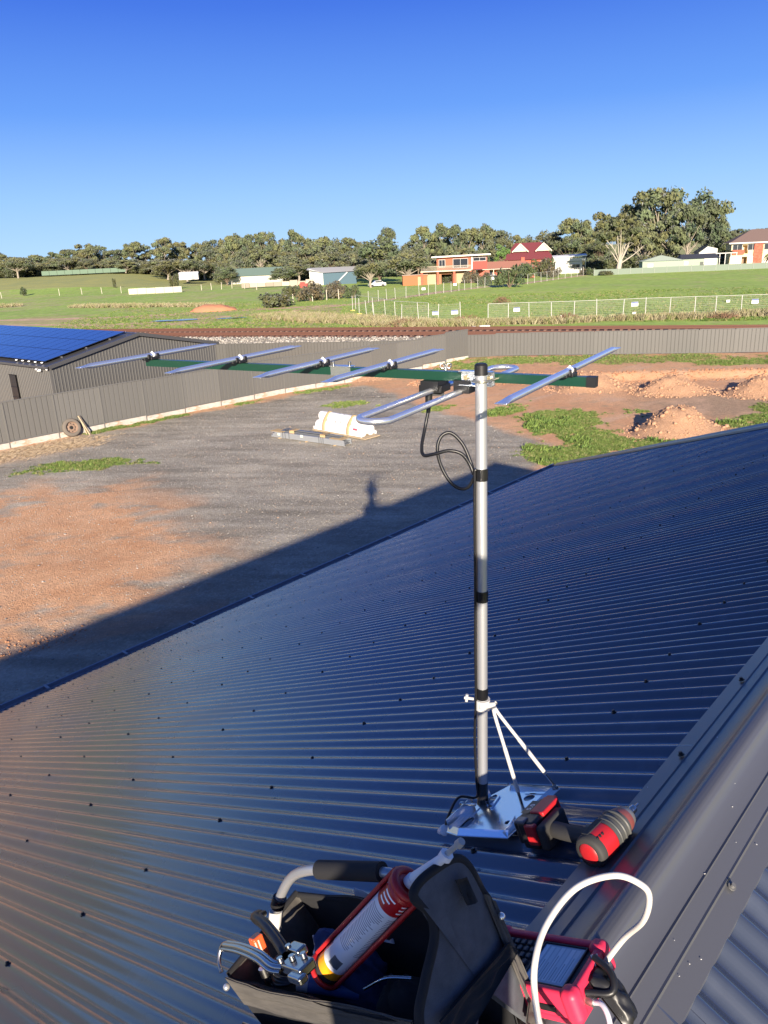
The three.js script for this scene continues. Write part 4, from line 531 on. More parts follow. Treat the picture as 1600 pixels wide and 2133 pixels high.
// ---------------------------------------------------------------- neighbour's shed with solar panels
{
  const o = thing('steel_shed', 'low grey steel gable shed behind the fence with solar roof', 'shed', [-18.04, 0, -42.87]);
  const g = V(7.45, 0, -8.71), rd = V(-0.76, 0, -0.65).multiplyScalar(27), E = 3.0, PK = 4.18;
  const P = (a, b, y) => { const q = g.clone().multiplyScalar(a).addScaledVector(rd, b); return [q.x, y, q.z]; };
  const wm = phys(0.088, 0.086, 0.082, 0.5, { side: THREE.DoubleSide, clearcoat: 0.2, clearcoatRoughness: 0.4 }), rm = phys(0.06, 0.06, 0.062, 0.45, { clearcoat: 0.4, clearcoatRoughness: 0.3 });
  const gw = g.length(), sheet = [];
  // gable wall: vertical profiled strips clipped under the rake
  { const n = 58, pos = [], ix = []; let c = 0; for (let i = 0; i < n; i++) for (const [f, z] of [[0, 0], [0.62, 0], [0.72, -0.03], [0.9, -0.03]]) { const a = (i + f) / n, y = E + (PK - E) * (1 - Math.abs(a - 0.5) * 2) - 0.03, nn = V(-g.z, 0, g.x).normalize(); const q = g.clone().multiplyScalar(a).addScaledVector(nn, -z); pos.push(q.x, 0, q.z, q.x, y, q.z); if (c) { const k = 2 * (c - 1); ix.push(k, k + 2, k + 1, k + 1, k + 2, k + 3); } c++; } mesh('gable_wall', toCreasedNormals(geoFrom(pos, ix), 0.2), wm, o); }
  { const L2 = rd.length(), s = profiled(L2, E - 0.05, 0.2, 0.06, 0.025), m = mesh('side_wall', s, wm, o); m.rotation.y = Math.atan2(-rd.z, rd.x); const m2 = mesh('side_wall', s, wm, o); m2.rotation.y = m.rotation.y; m2.position.set(g.x, 0, g.z); }
  mesh('gable_wall', faces([[P(0, 1, 0), P(1, 1, 0), P(1, 1, E), P(0.5, 1, PK), P(0, 1, E)]]), wm, o);
  const rf = new THREE.Group(); rf.name = 'roof'; o.add(rf);
  const slab = (a0, y0, a1, y1, b0, b1, th = 0.06) => { const t = P(a0, b0, y0), u = P(a1, b0, y1), v = P(a1, b1, y1), w = P(a0, b1, y0), d = q => [q[0], q[1] - th, q[2]]; return faces([[t, u, v, w], [d(t), d(w), d(v), d(u)], [t, d(t), d(u), u], [u, d(u), d(v), v], [v, d(v), d(w), w], [w, d(w), d(t), t]]); };
  const rs = PK - E, ov = 0.012;
  mesh('roof_slope', slab(-ov, E - rs * ov * 2 + 0.05, 0.5, PK + 0.05, -0.004, 1.01), rm, rf); mesh('roof_slope', slab(1 + ov, E - rs * ov * 2 + 0.05, 0.5, PK + 0.052, -0.004, 1.01), rm, rf);
  mesh('ridge_capping', merge([slab(0.485, PK + 0.035, 0.5, PK + 0.085, -0.006, 1.01, 0.01), slab(0.515, PK + 0.035, 0.5, PK + 0.086, -0.006, 1.01, 0.01)]), rm, rf);
  const trim = (a, b, w, h) => beam(V(...a), V(...b), w, h);
  mesh('barge_trim', merge([trim(P(-ov, -0.008, E - 0.02), P(0.5, -0.008, PK + 0.0), 0.04, 0.2), trim(P(0.5, -0.008, PK), P(1 + ov, -0.008, E - 0.02), 0.04, 0.2)]), rm, rf);
  mesh('gutter', trim(P(-0.02, -0.006, E - 0.02), P(-0.02, 1.01, E - 0.02), 0.12, 0.12), rm, o);
  const fl = mesh('floodlight', merge([rbox(0.22, 0.12, 0.14, 0.02, ...[P(-0.02, 0.028, E - 0.2)].flat()), rbox(0.1, 0.08, 0.3, 0.02, ...P(-0.03, 0.028, E - 0.12))]), mat(0.75, 0.75, 0.73, 0.4), o);
  mesh('corner_bracket', new THREE.SphereGeometry(0.07, 12, 8).translate(...P(-0.015, 0.0, E - 0.12)), mat(0.75, 0.73, 0.7, 0.5), o);
  { // security screen door on the side wall
    const m = new THREE.Group(); m.name = 'screen_door'; o.add(m); const gm = mat(0.012, 0.012, 0.014, 0.5); const b0 = 0.148, b1 = 0.176; const q = (b, y) => V(...P(-0.012, b, y));
    mesh('frame', merge([beam(q(b0, 0.1), q(b0, 2.3), 0.06, 0.06), beam(q(b1, 0.1), q(b1, 2.3), 0.06, 0.06), beam(q(b0, 2.3), q(b1, 2.3), 0.06, 0.06), beam(q(b0, 1.6), q(b1, 1.6), 0.05, 0.05), beam(q(b0, 1.0), q(b1, 1.0), 0.05, 0.05)]), gm, m);
    mesh('pane', faces([[q(b0, 0.1), q(b1, 0.1), q(b1, 2.3), q(b0, 2.3)].map(p => p.toArray())]), mat(0.02, 0.02, 0.022, 0.3, { side: THREE.DoubleSide }), m);
    mesh('white_post', beam(V(...P(-0.02, 0.165, 0)), V(...P(-0.02, 0.165, 2.2)), 0.05, 0.05), mat(0.75, 0.75, 0.74, 0.6), m); }
  // the array: three rows of framed panels on the near slope
  const arrT = thing('solar_array', 'large blue solar panel array covering the shed roof', 'solar panels', [-18.04, 0, -42.87]);
  const ct = dataTex(160, 256, (i, j, c) => { const gx = i % 26.6, gy = j % 25.6, l = gx < 1.0 || gy < 0.9 || Math.abs(j - 128) < 1.5; const n = 0.9 + 0.2 * hash2(Math.floor(i / 26.6), Math.floor(j / 25.6)); c[0] = l ? 0.05 : 0.018 * n; c[1] = l ? 0.07 : 0.036 * n; c[2] = l ? 0.14 : 0.105 * n; });
  const glass = new THREE.MeshPhysicalMaterial({ map: ct, roughness: 0.2, ior: 1.9, clearcoat: 1, clearcoatRoughness: 0.08 }), frM = mat(0.02, 0.02, 0.022, 0.4, { metalness: 0.5 });
  const along = rd.clone().normalize(), up = V(g.x / 2, rs, g.z / 2), ul = up.length(); up.normalize(); const nn = along.clone().cross(up).normalize(); if (nn.y < 0) nn.negate();
  const PW = 1.03, PH = (ul - 0.42) / 3 - 0.02;
  for (let r0 = 0; r0 < 3; r0++) for (let k = 0; k < 18; k++) {
    const ca = V(0, E + 0.05, 0).addScaledVector(up, 0.18 + (r0 + 0.5) * (PH + 0.02)).addScaledVector(along, 0.75 + (k + 0.5) * (PW + 0.015)).addScaledVector(nn, 0.13);
    const p = new THREE.Group(); p.name = 'panel'; p.position.copy(ca); p.quaternion.setFromRotationMatrix(new THREE.Matrix4().makeBasis(along.clone(), up.clone(), along.clone().cross(up))); arrT.add(p);
    const fz = along.clone().cross(up).y > 0 ? 1 : -1;
    const fw = new THREE.Shape([[-PW / 2, -PH / 2], [PW / 2, -PH / 2], [PW / 2, PH / 2], [-PW / 2, PH / 2]].map(q => new THREE.Vector2(...q)));
    mesh('glass', new THREE.PlaneGeometry(PW - 0.03, PH - 0.03).rotateY(fz > 0 ? 0 : Math.PI).translate(0, 0, fz * 0.024), glass, p); mesh('frame', box(PW, PH, 0.036), frM, p);
  }
  mesh('rail', merge([0.2, 0.5, 0.8].flatMap(f => [beam(V(0, E, 0).addScaledVector(up, 0.18 + f * 3 * PH).addScaledVector(along, 0.7).addScaledVector(nn, 0.09), V(0, E, 0).addScaledVector(up, 0.18 + f * 3 * PH).addScaledVector(along, 19.6).addScaledVector(nn, 0.09), 0.04, 0.05)])), mat(0.6, 0.6, 0.6, 0.4, { metalness: 0.8 }), arrT);
  for (let k = 0; k < 5; k++) mesh('clamp', box(0.12, 0.05, 0.1, ...V(0, E + 0.04, 0).addScaledVector(up, 0.13).addScaledVector(along, 0.95 + k * 0.75).addScaledVector(nn, 0.1).toArray()), mat(0.85, 0.85, 0.85, 0.4), arrT);
  for (let k = 0; k < 14; k++) mesh('clamp', box(0.12, 0.05, 0.1, ...V(0, E + 0.04, 0).addScaledVector(up, 0.24 + 3 * (PH + 0.02)).addScaledVector(along, 0.95 + k * 1.3).addScaledVector(nn, 0.1).toArray()), mat(0.85, 0.85, 0.85, 0.4), arrT);
}

// ---------------------------------------------------------------- things lying in the yard
{
  const o = thing('old_truck_wheel', 'rusty old truck wheel leaning against the steel fence', 'wheel', [-15.62, 0, -38.45], 0.72);
  const tl = new THREE.Group(); tl.name = 'assembly'; 
  const lt = (pts, m, nm, par) => { const g = new THREE.LatheGeometry(pts.map(p => new THREE.Vector2(...p)), 36).rotateX(Math.PI / 2).rotateX(-0.28).translate(0, 0.45, 0); return mesh(nm, g, m, par); };
  lt([[0.30, -0.12], [0.36, -0.13], [0.43, -0.11], [0.46, -0.06], [0.465, 0.06], [0.43, 0.11], [0.36, 0.13], [0.30, 0.12]], mat(0.14, 0.12, 0.10, 0.9), 'tyre', o);
  const rim = lt([[0.30, 0.125], [0.285, 0.08], [0.27, 0.02], [0.22, 0.0], [0.17, 0.03], [0.13, 0.07], [0.11, 0.03], [0.0, 0.02]], mat(0.22, 0.15, 0.11, 0.85), 'rim', o);
  lt([[0.0, 0.04], [0.085, 0.038], [0.09, 0.03]], mat(0.01, 0.01, 0.01, 0.9), 'hub_hole', rim);
  for (let k = 0; k < 8; k++) { const a = k / 8 * 6.2832; mesh('stud', new THREE.CylinderGeometry(0.028, 0.028, 0.012, 8).rotateX(Math.PI / 2).translate(Math.cos(a) * 0.205, Math.sin(a) * 0.205, 0.014).rotateX(-0.28).translate(0, 0.45, 0), mat(0.03, 0.025, 0.02, 0.8), rim); }
  const w = thing('timber_offcut', 'splintered pale timber board propped beside old truck wheel', 'timber', [-15.05, 0, -38.75], 0.72);
  mesh('board', merge([beam(V(-0.16, 0.98, -0.18), V(0.16, 0.0, 0.14), 0.16, 0.05), beam(V(-0.12, 0.9, -0.16), V(0.05, 0.0, 0.02), 0.1, 0.04)]), mat(0.42, 0.33, 0.22, 0.9), w);
}
const cardM = mat(0.47, 0.33, 0.17, 0.9), strapM = mat(0.02, 0.02, 0.02, 0.5);
{
  const o = thing('steel_purlin_bundle', 'bundle of grey steel sections strapped with cardboard on the gravel', 'steel bundle', [-3.25, 0, -35.15], -0.64);
  const zm = mat(0.42, 0.44, 0.46, 0.4, { metalness: 0.55 }), dk = phys(0.11, 0.115, 0.12, 0.4, { clearcoat: 0.3 });
  for (let r0 = 0; r0 < 3; r0++) mesh('steel_section', merge([box(4.5 - r0 * 0.12, 0.012, 0.5, rr(-0.1, 0.1), 0.10 + r0 * 0.085, 0.05), box(4.5 - r0 * 0.12, 0.08, 0.012, 0.05 * r0, 0.06 + r0 * 0.085, 0.3), box(4.5 - r0 * 0.12, 0.08, 0.012, 0.05 * r0, 0.06 + r0 * 0.085, -0.2), box(4.4, 0.012, 0.07, 0.1, 0.025 + r0 * 0.085, 0.265)]), zm, o);
  mesh('dark_sheet', merge([rbox(3.6, 0.05, 0.34, 0.01, 0.0, 0.31, -0.06), rbox(3.5, 0.05, 0.16, 0.01, 0.1, 0.36, -0.1)]), dk, o);
  for (const x of [-1.9, 1.75]) mesh('cardboard', rbox(0.75, 0.015, 0.52, 0.005, x, 0.30, 0.06), cardM, o);
  for (const x of [-1.05, 0.85]) mesh('cardboard_sleeve', merge([rbox(0.3, 0.015, 0.42, 0.005, x, 0.395, -0.06), box(0.3, 0.12, 0.015, x, 0.335, 0.155)]), cardM, o);
  for (const x of [-1.5, -1.35, -1.1, 0.75, 0.88, 1.0]) mesh('strap', merge([box(0.02, 0.3, 0.006, x, 0.16, 0.312), box(0.02, 0.006, 0.5, x, 0.405, 0.05)]), strapM, o);
  for (const [x, y] of [[-1.75, 0.18], [-0.3, 0.23]]) mesh('tag', box(0.16, 0.11, 0.004, x, y, 0.313), mat(0.72, 0.7, 0.5, 0.7), o);
  for (const x of [-1.7, 0, 1.7]) mesh('bearer', box(0.09, 0.03, 0.7, x, 0.012, 0.03), cardM, o);
  const q = thing('wrapped_roll_bundle', 'white plastic wrapped rolls strapped on a board on the gravel', 'wrapped rolls', [-1.75, 0, -36.35], -0.78);
  const wt = dataTex(256, 128, (i, j, c) => { const n = 0.85 + 0.2 * fbm(i / 9, j / 22, 4); c[0] = 0.78 * n; c[1] = 0.77 * n; c[2] = 0.75 * n; });
  const wm = new THREE.MeshPhysicalMaterial({ map: wt, roughness: 0.35, clearcoat: 0.3, clearcoatRoughness: 0.4, side: THREE.DoubleSide });
  const roll = (r, len, x, y, z) => { const g = new THREE.CylinderGeometry(r, r, len, 28, 14).rotateZ(Math.PI / 2), p = g.attributes.position; for (let i = 0; i < p.count; i++) { const f = 1 + 0.10 * (fbm(p.getX(i) * 2 + y * 9, Math.atan2(p.getY(i), p.getZ(i)) * 1.4 + 3, 3) - 0.5); p.setY(i, p.getY(i) * f); p.setZ(i, p.getZ(i) * f); } g.computeVertexNormals(); return g.translate(x, y, z); };
  mesh('board', rbox(3.7, 0.05, 1.0, 0.01, 0.1, 0.05, 0), mat(0.4, 0.31, 0.2, 0.9), q);
  mesh('roll', roll(0.24, 3.1, 0, 0.31, 0.22), wm, q); mesh('roll', roll(0.24, 3.1, 0.02, 0.31, -0.26), wm, q); mesh('roll', roll(0.23, 2.95, -0.08, 0.70, -0.02), wm, q);
  for (const x of [-1.45, -0.8]) mesh('skirt', rbox(3.4, 0.16, 0.02, 0.008, 0.0, 0.17, x > -1 ? 0.45 : -0.5), wm, q);
  for (const x of [-0.95, 0.75]) mesh('cardboard_strap', tube([V(x, 0.12, 0.48), V(x, 0.42, 0.44), V(x, 0.75, 0.24), V(x, 0.95, -0.02), V(x, 0.75, -0.27), V(x, 0.42, -0.52), V(x, 0.12, -0.54)], 0.02, 40, 6).scale(1, 1, 1).applyMatrix4(new THREE.Matrix4().makeTranslation(x, 0, 0).multiply(new THREE.Matrix4().makeScale(5, 1, 1)).multiply(new THREE.Matrix4().makeTranslation(-x, 0, 0))), cardM, q);
  for (const x of [-0.2, 0.12]) mesh('strap', tube([V(x, 0.32, 0.47), V(x, 0.75, 0.23), V(x, 0.94, -0.02), V(x, 0.75, -0.27)], 0.008, 24, 6), mat(0.12, 0.13, 0.16, 0.5), q);
  mesh('red_sticker', box(0.28, 0.1, 0.006, 1.25, 0.42, 0.452), mat(0.62, 0.08, 0.12, 0.6), q);
}
// spoil heaps
const soilTex = dataTex(512, 512, (i, j, c) => { const n = fbm(i / 22, j / 22, 5), k = 0.8 + 0.4 * hash2(i >> 1, j >> 1); c[0] = (0.40 + 0.15 * n) * k; c[1] = (0.225 + 0.11 * n) * k; c[2] = (0.13 + 0.08 * n) * k; }, true, true); soilTex.repeat.set(2, 2);
const soilM = new THREE.MeshStandardMaterial({ map: soilTex, roughness: 1, bumpMap: bumpTex, bumpScale: 0.05 }), clodM = mat(0.40, 0.235, 0.145, 1);
const clodG = (() => { const g = mergeVertices(new THREE.IcosahedronGeometry(1, 1).deleteAttribute('uv').deleteAttribute('normal')), p = g.attributes.position; for (let i = 0; i < p.count; i++) { const f = 0.7 + 0.6 * hash2(i * 7, 3); p.setXYZ(i, p.getX(i) * f, p.getY(i) * f * 0.8, p.getZ(i) * f); } g.computeVertexNormals(); return g; })();
const scatter = (name, geo, m, list, parent) => { const im = sh(new THREE.InstancedMesh(geo, m, list.length)); im.name = name; im.userData.kind = 'stuff'; const d = new THREE.Object3D(); list.forEach((q, i) => { d.position.set(q.x, q.y, q.z); d.rotation.set(q.rx ?? 0, q.ry ?? 0, q.rz ?? 0); d.scale.set(q.s, q.sy ?? q.s, q.s); d.updateMatrix(); im.setMatrixAt(i, d.matrix); if (q.c) im.setColorAt(i, q.c); }); (parent ?? scene).add(im); return im; };
[[13.3, -33.6, 2.35, 1.9, 1.25, 'pale rubbly soil heap nearest the roof edge', 0.3], [16.6, -43.2, 2.3, 1.7, 1.05, 'brown soil heap in middle of the back row of heaps', 0], [20.9, -41.6, 2.3, 1.8, 1.0, 'soil heap at right end of the back row', 0.2], [12.7, -45.6, 2.7, 1.9, 1.1, 'broad pale soil heap right of the antenna reflector', 0.1], [5.0, -49.6, 2.8, 1.6, 0.75, 'low orange soil heap just behind the antenna mast', 0], [-0.4, -53.5, 3.2, 1.6, 0.7, 'long low orange soil heap beside the fence corner', 0.3]].forEach(([x, z, rx, rz, h, l, a], n) => {
  const o = thing('soil_heap', l, 'soil heap', [x, 0, z], a), pos = [], ix = [], uv = [], R = 22, A = 44;
  const hf = (u, v) => { const q = Math.hypot(u, v); return h * Math.max(0, ss(1.08, 0.0, q + 0.25 * (fbm(u * 1.8 + n * 9, v * 1.8, 3) - 0.5)) * 1.0) * (0.82 + 0.36 * fbm(u * 4 + n * 5, v * 4, 4)) * (q < 0.3 ? 0.94 + q * 0.2 : 1) - 0.06; };
  for (let i = 0; i <= R; i++) for (let k = 0; k < A; k++) { const q = i / R * 1.12, t = k / A * 6.2832, u = q * Math.cos(t), v = q * Math.sin(t); pos.push(u * rx, hf(u, v), v * rz); uv.push(u * rx * 0.4, v * rz * 0.4); }
  for (let i = 0; i < R; i++) for (let k = 0; k < A; k++) { const b = i * A + k, c = i * A + (k + 1) % A; ix.push(b, c, b + A, c, c + A, b + A); }
  const y0 = yardElev(x, z); o.position.y = Math.max(0, y0 - 0.05); mesh('soil', geoFrom(pos, ix, uv), soilM, o);
  const cl = []; for (let i = 0; i < 420; i++) { const q = Math.sqrt(rnd()) * 1.15, t = rr(0, 6.28), u = q * Math.cos(t), v = q * Math.sin(t), s = rr(0.02, 0.055) * (rnd() < 0.1 ? 2 : 1); cl.push({ x: u * rx, y: Math.max(0.0, hf(u, v)) + s * 0.2, z: v * rz, ry: rr(0, 6), rx: rr(0, 3), s }); } scatter('clods', clodG, clodM, cl, o);
});
// earth clods along the cut bank, loose stones on the gravel
{
  const l = []; for (let i = 0; i < 1100; i++) { const x = rr(2, 40), z = bankLine(x) - rr(-0.6, 1.5), s = rr(0.02, 0.07); l.push({ x, y: yardElev(x, z) + s * 0.2, z, ry: rr(0, 6), rx: rr(0, 3), s }); }
  tag(scatter('bank_clods', clodG, mat(0.34, 0.165, 0.09, 1), l), 'loose orange earth clods along the low cut bank', 'earth');
  const g = []; const cols = [lin(0.34, 0.32, 0.29), lin(0.22, 0.21, 0.2), lin(0.4, 0.38, 0.34), lin(0.40, 0.27, 0.19)];
  for (let i = 0; i < 26000; i++) { const z = -8 - 42 * Math.pow(rnd(), 0.8), x = rr(-16, 8); if (sdPoly(gravelP, x, z) > 0.2) continue; const s = rr(0.007, 0.018) * (rnd() < 0.02 ? 2 : 1); g.push({ x, y: yardElev(x, z) + s * 0.3, z, ry: rr(0, 6), s, sy: s * 0.7, c: cols[Math.floor(rnd() * 4)] }); }
  tag(scatter('gravel_stones', clodG, mat(1, 1, 1, 0.95), g), 'loose grey gravel stones over the yard', 'gravel');
  tag(scatter('rut_clods', clodG, mat(0.40, 0.2, 0.11, 1), Array.from({ length: 190 }, () => { const x = rr(-11.5, -7.2), z = -15.3 - (x + 8.2) * 0.372 - rr(0.4, 1.3) + 0.15, s = rr(0.008, 0.03); return { x, y: yardElev(x, z) + s * 0.3, z, ry: rr(0, 6), s }; })), 'red earth crumbs along the wheel rut at left', 'earth');
}
// grass and weeds in the yard
const bladeGeo = (n, h, w, lean, sd) => { const pos = [], ix = []; for (let k = 0; k < n; k++) { const a = hash2(k, sd) * 6.28, l = lean * (0.4 + hash2(k, sd + 1)), hh = h * (0.5 + 0.5 * hash2(k, sd + 2)), c = Math.cos(a), s = Math.sin(a), ox = (hash2(k, sd + 3) - 0.5) * w * 9, oz = (hash2(k, sd + 4) - 0.5) * w * 9, b = pos.length / 3; pos.push(ox - s * w, 0, oz + c * w, ox + s * w, 0, oz - c * w, ox + c * l * 0.5 + s * w * 0.7, hh * 0.65, oz + s * l * 0.5 - c * w * 0.7, ox + c * l, hh, oz + s * l); ix.push(b, b + 1, b + 2, b, b + 2, b + 3); } return geoFrom(pos, ix); };
const gcol = [lin(0.13, 0.20, 0.04), lin(0.17, 0.24, 0.05), lin(0.10, 0.17, 0.035), lin(0.26, 0.26, 0.10)];
{
  const gm = mat(1, 1, 1, 0.85, { side: THREE.DoubleSide }), l = [];
  for (let i = 0; i < 330000 && l.length < 42000; i++) { const e = grassE[Math.floor(rnd() * grassE.length)], x = e[0] + rr(-1.3, 1.3) * Math.max(e[2], 2), z = e[1] + rr(-1.3, 1.3) * Math.max(e[3], 1.6); const g = grassMask(x, z); if (g < 0.48 + 0.4 * rnd()) continue; const s = rr(0.5, 1.2); l.push({ x, y: yardElev(x, z), z, ry: rr(0, 6), s, sy: s * (0.6 + g * 0.5), c: gcol[Math.floor(rnd() * 4)] }); }
  tag(scatter('yard_grass', bladeGeo(9, 0.085, 0.012, 0.06, 5), gm, l), 'patches of green grass growing across the yard soil', 'grass');
  const w = []; for (let i = 0; i < 30000 && w.length < 420; i++) { const x = rr(4, 20), z = rr(-41, -27.5); if (grassMask(x, z) < 0.7 || fbm(x * 0.8 + 2, z * 0.8, 2) < 0.55) continue; const s = rr(0.35, 0.95); w.push({ x, y: yardElev(x, z), z, ry: rr(0, 6), s, c: gcol[Math.floor(rnd() * 3)] }); }
  tag(scatter('broadleaf_weeds', bladeGeo(14, 0.28, 0.05, 0.22, 9), gm, w), 'clumps of broad leaved weeds by the roof corner', 'weeds');
  tag(scatter('straw_litter', bladeGeo(7, 0.05, 0.012, 0.16, 15), mat(0.55, 0.42, 0.27, 0.95, { side: THREE.DoubleSide }), Array.from({ length: 1500 }, () => { const t = rr(-3.6, 3.6), x = -16.6 + t * 0.66 + rr(-1.1, 1.1), z = -35.3 - t * 0.6 + rr(-1.1, 1.1); return { x, y: yardElev(x, z), z, ry: rr(0, 6), s: rr(0.6, 1.4) }; })), 'dry straw litter on bare soil before the fence', 'straw');
}
// ---------------------------------------------------------------- railway
{
  const base = new THREE.Group(); const k = Math.atan(0.42), zc = -77.9;      // track axis: z = zc + 0.42 x
  const turn = -(-k) ; const fr = (s, w, y) => V(s * Math.cos(k) + w * Math.sin(k), y, zc + s * Math.sin(k) - w * Math.cos(k));    // w > 0 is away from the yard
  const strip = (w0, y0, w1, y1, n, uvS, rough = 0) => { const pos = [], ix = [], uv = []; for (let i = 0; i <= n; i++) { const s = -150 + 300 * i / n; for (const [w, y, q] of [[w0, y0, 0], [w1, y1, 1]]) { const p = fr(s, w, y); pos.push(p.x, p.y, p.z); uv.push(s / uvS, Math.hypot(w1 - w0, y1 - y0) / uvS * q); } if (i) { const a = 2 * (i - 1); ix.push(a, a + 2, a + 1, a + 1, a + 2, a + 3); } } return geoFrom(pos, ix, uv); };
  const bt = dataTex(512, 512, (i, j, c) => { const n = hash2(i >> 2, j >> 2), m = fbm(i / 40, j / 40, 3); const v = 0.17 + 0.3 * n * n; c[0] = v * (0.85 + 0.2 * m); c[1] = v * 0.93 * (0.85 + 0.2 * m); c[2] = v * 0.85 * (0.85 + 0.2 * m); }, true, true);
  const rt = dataTex(512, 512, (i, j, c) => { const n = hash2(i >> 2, j >> 2), m = fbm(i / 60, j / 30, 4); const v = 0.6 + 0.55 * n * m; c[0] = 0.17 * v; c[1] = 0.085 * v; c[2] = 0.062 * v; }, true, true);
  struct(mesh('railway_ballast', merge([strip(-6.6, -0.3, -3.95, 0.62, 40, 2.4), strip(5.2, 0.62, 7.4, 0.0, 40, 2.4)]), new THREE.MeshStandardMaterial({ map: bt, roughness: 1, bumpMap: bumpTex, bumpScale: 0.06, side: THREE.DoubleSide })));
  struct(mesh('railway_bed', strip(-3.95, 0.62, 5.2, 0.62, 40, 3), new THREE.MeshStandardMaterial({ map: rt, roughness: 1, side: THREE.DoubleSide })));
  const st = []; for (let i = 0; i < 9000; i++) { const s = rr(-45, 62), f = rnd(), p = fr(s, -6.5 + f * 2.6, -0.25 + f * 0.88), q = rr(0.05, 0.11), v = rr(0.14, 0.42); st.push({ x: p.x, y: p.y + 0.02, z: p.z, ry: rr(0, 6), rx: rr(0, 3), s: q, c: lin(v, v * 0.93, v * 0.84) }); }
  tag(scatter('ballast_stones', clodG, mat(1, 1, 1, 0.95), st), 'pale crushed ballast stones on the railway shoulder', 'ballast');
  const rs = new THREE.Shape([[-0.07, 0], [0.07, 0], [0.07, 0.02], [0.012, 0.035], [0.012, 0.11], [0.036, 0.12], [0.036, 0.155], [-0.036, 0.155], [-0.036, 0.12], [-0.012, 0.11], [-0.012, 0.035], [-0.07, 0.02]].map(q => new THREE.Vector2(...q)));
  const rg = new THREE.ExtrudeGeometry(rs, { depth: 260, bevelEnabled: false }).translate(0, 0, -130).rotateY(Math.PI / 2), rm = mat(0.13, 0.058, 0.04, 0.7, { metalness: 0.2 });
  const sg = rbox(0.24, 0.12, 2.5, 0.01, 0, 0, 0, 1), sm = mat(0.17, 0.10, 0.075, 0.95);
  for (const [w, l, f] of [[-2.1, 'rusty railway track nearest the yard fence', 0], [2.4, 'rusty railway track on the paddock side', 1]]) {
    const c = fr(0, w, 0.62), o = thing('railway_track', l, 'railway track', c.toArray(), -k);
    for (const e of [-0.76, 0.76]) mesh('rail', rg.clone().translate(0, 0.09, e), rm, o);
    for (let i = 0; i < 150; i++) { const m = mesh('sleeper', sg, sm, o); m.position.set(-42 + i * 0.68, 0.035, 0); }
  }
  const wr = thing('white_rubble', 'small white dumped pieces beside the railway line', 'rubble', fr(9.5, 5.9, 0.45).toArray()); mesh('piece', merge([rbox(1.1, 0.3, 0.5, 0.08, 0, 0.1, 0), rbox(0.4, 0.25, 0.3, 0.06, -1.1, 0.1, 0.1)]), mat(0.75, 0.74, 0.7, 0.8), wr);
}
// ---------------------------------------------------------------- paddock grass
{
  const gm = mat(1, 1, 1, 0.95, { side: THREE.DoubleSide }), d = [], dc = [lin(0.30, 0.26, 0.15), lin(0.26, 0.22, 0.12), lin(0.34, 0.30, 0.19), lin(0.2, 0.22, 0.08)];
  for (let i = 0; i < 120000 && d.length < 6000; i++) { const k = [0, 1, 2, 2, 3, 3][Math.floor(rnd() * 6)], L0 = dryL[k], j = Math.floor(rnd() * (L0.length - 1)), t = rnd(), x = L0[j][0] + (L0[j + 1][0] - L0[j][0]) * t + rr(-1, 1) * dryW[k], z = L0[j][1] + (L0[j + 1][1] - L0[j][1]) * t + rr(-1, 1) * dryW[k]; if (dryMask(x, z) < 0.2 + 0.5 * rnd()) continue; const s = rr(0.55, 1.15); d.push({ x, y: 0, z, ry: rr(0, 6), s, c: dc[Math.floor(rnd() * 4)] }); }
  tag(scatter('dry_grass', bladeGeo(12, 0.85, 0.028, 0.35, 21), gm, d), 'tall bleached dry grass along the paddock edges', 'grass');
  const l = []; for (let i = 0; i < 16000; i++) { const x = rr(-48, 62), z = -84 + 0.3 * (x - 15) * 0.9 - 2 - Math.pow(rnd(), 1.5) * 60; if (z > -77.9 + 0.42 * x - 8.3) continue; const s = rr(0.6, 1.3); l.push({ x, y: 0, z, ry: rr(0, 6), s, c: gcol[Math.floor(rnd() * 4)] }); }
  tag(scatter('paddock_grass', bladeGeo(10, 0.2, 0.03, 0.16, 31), gm, l), 'short green paddock grass beyond the railway', 'grass');
  for (const [x, z, w, h, l2] of [[21, -86.5, 1.6, 0.85, 'brown dead bush below mesh fence near the middle'], [3.5, -89.6, 2.3, 0.8, 'flat brown dead scrub left of leaning mesh panels'], [10.5, -90.6, 1.8, 0.8, 'brown dead scrub under right end of leaning mesh panels'], [19.4, -121, 1.3, 0.8, 'small brown dead bush alone in the green paddock'], [36.6, -82.6, 1.6, 0.45, 'low straw coloured mound at right beside the railway']]) {
    const o = thing('dead_bush', l2, 'bush', [x, 0, z]), t = []; for (let i = 0; i < 260; i++) { const a = rr(0, 6.28), e = rr(0.1, 1.4), r = Math.pow(rnd(), 0.4), p = V(Math.cos(a) * Math.cos(e) * w * r, Math.sin(e) * h * r, Math.sin(a) * Math.cos(e) * w * r), q = p.clone().multiplyScalar(1.0 + rr(0.1, 0.3)).add(V(rr(-0.2, 0.2), rr(-0.1, 0.2), rr(-0.2, 0.2))); t.push(bar(p, q, 0.03, 0.02, 3)); } mesh('twigs', merge(t), mat(0.27, 0.16, 0.10, 1), o);
  }
  const h = mesh('paddock_soil_heap', (() => { const g = new THREE.SphereGeometry(1, 30, 14, 0, 6.2832, 0, Math.PI / 2), p = g.attributes.position; for (let i = 0; i < p.count; i++) { const f = 0.8 + 0.4 * fbm(p.getX(i) * 3 + 9, p.getZ(i) * 3 + p.getY(i) * 2, 3); p.setXYZ(i, p.getX(i) * 3.6 * f, p.getY(i) * 1.15 * f, p.getZ(i) * 1.8 * f); } g.computeVertexNormals(); return g; })(), mat(0.40, 0.18, 0.10, 1)); h.position.set(-27, 0, -133); tag(h, 'bright orange soil heap beside the dirt track in the paddock', 'soil heap');
}
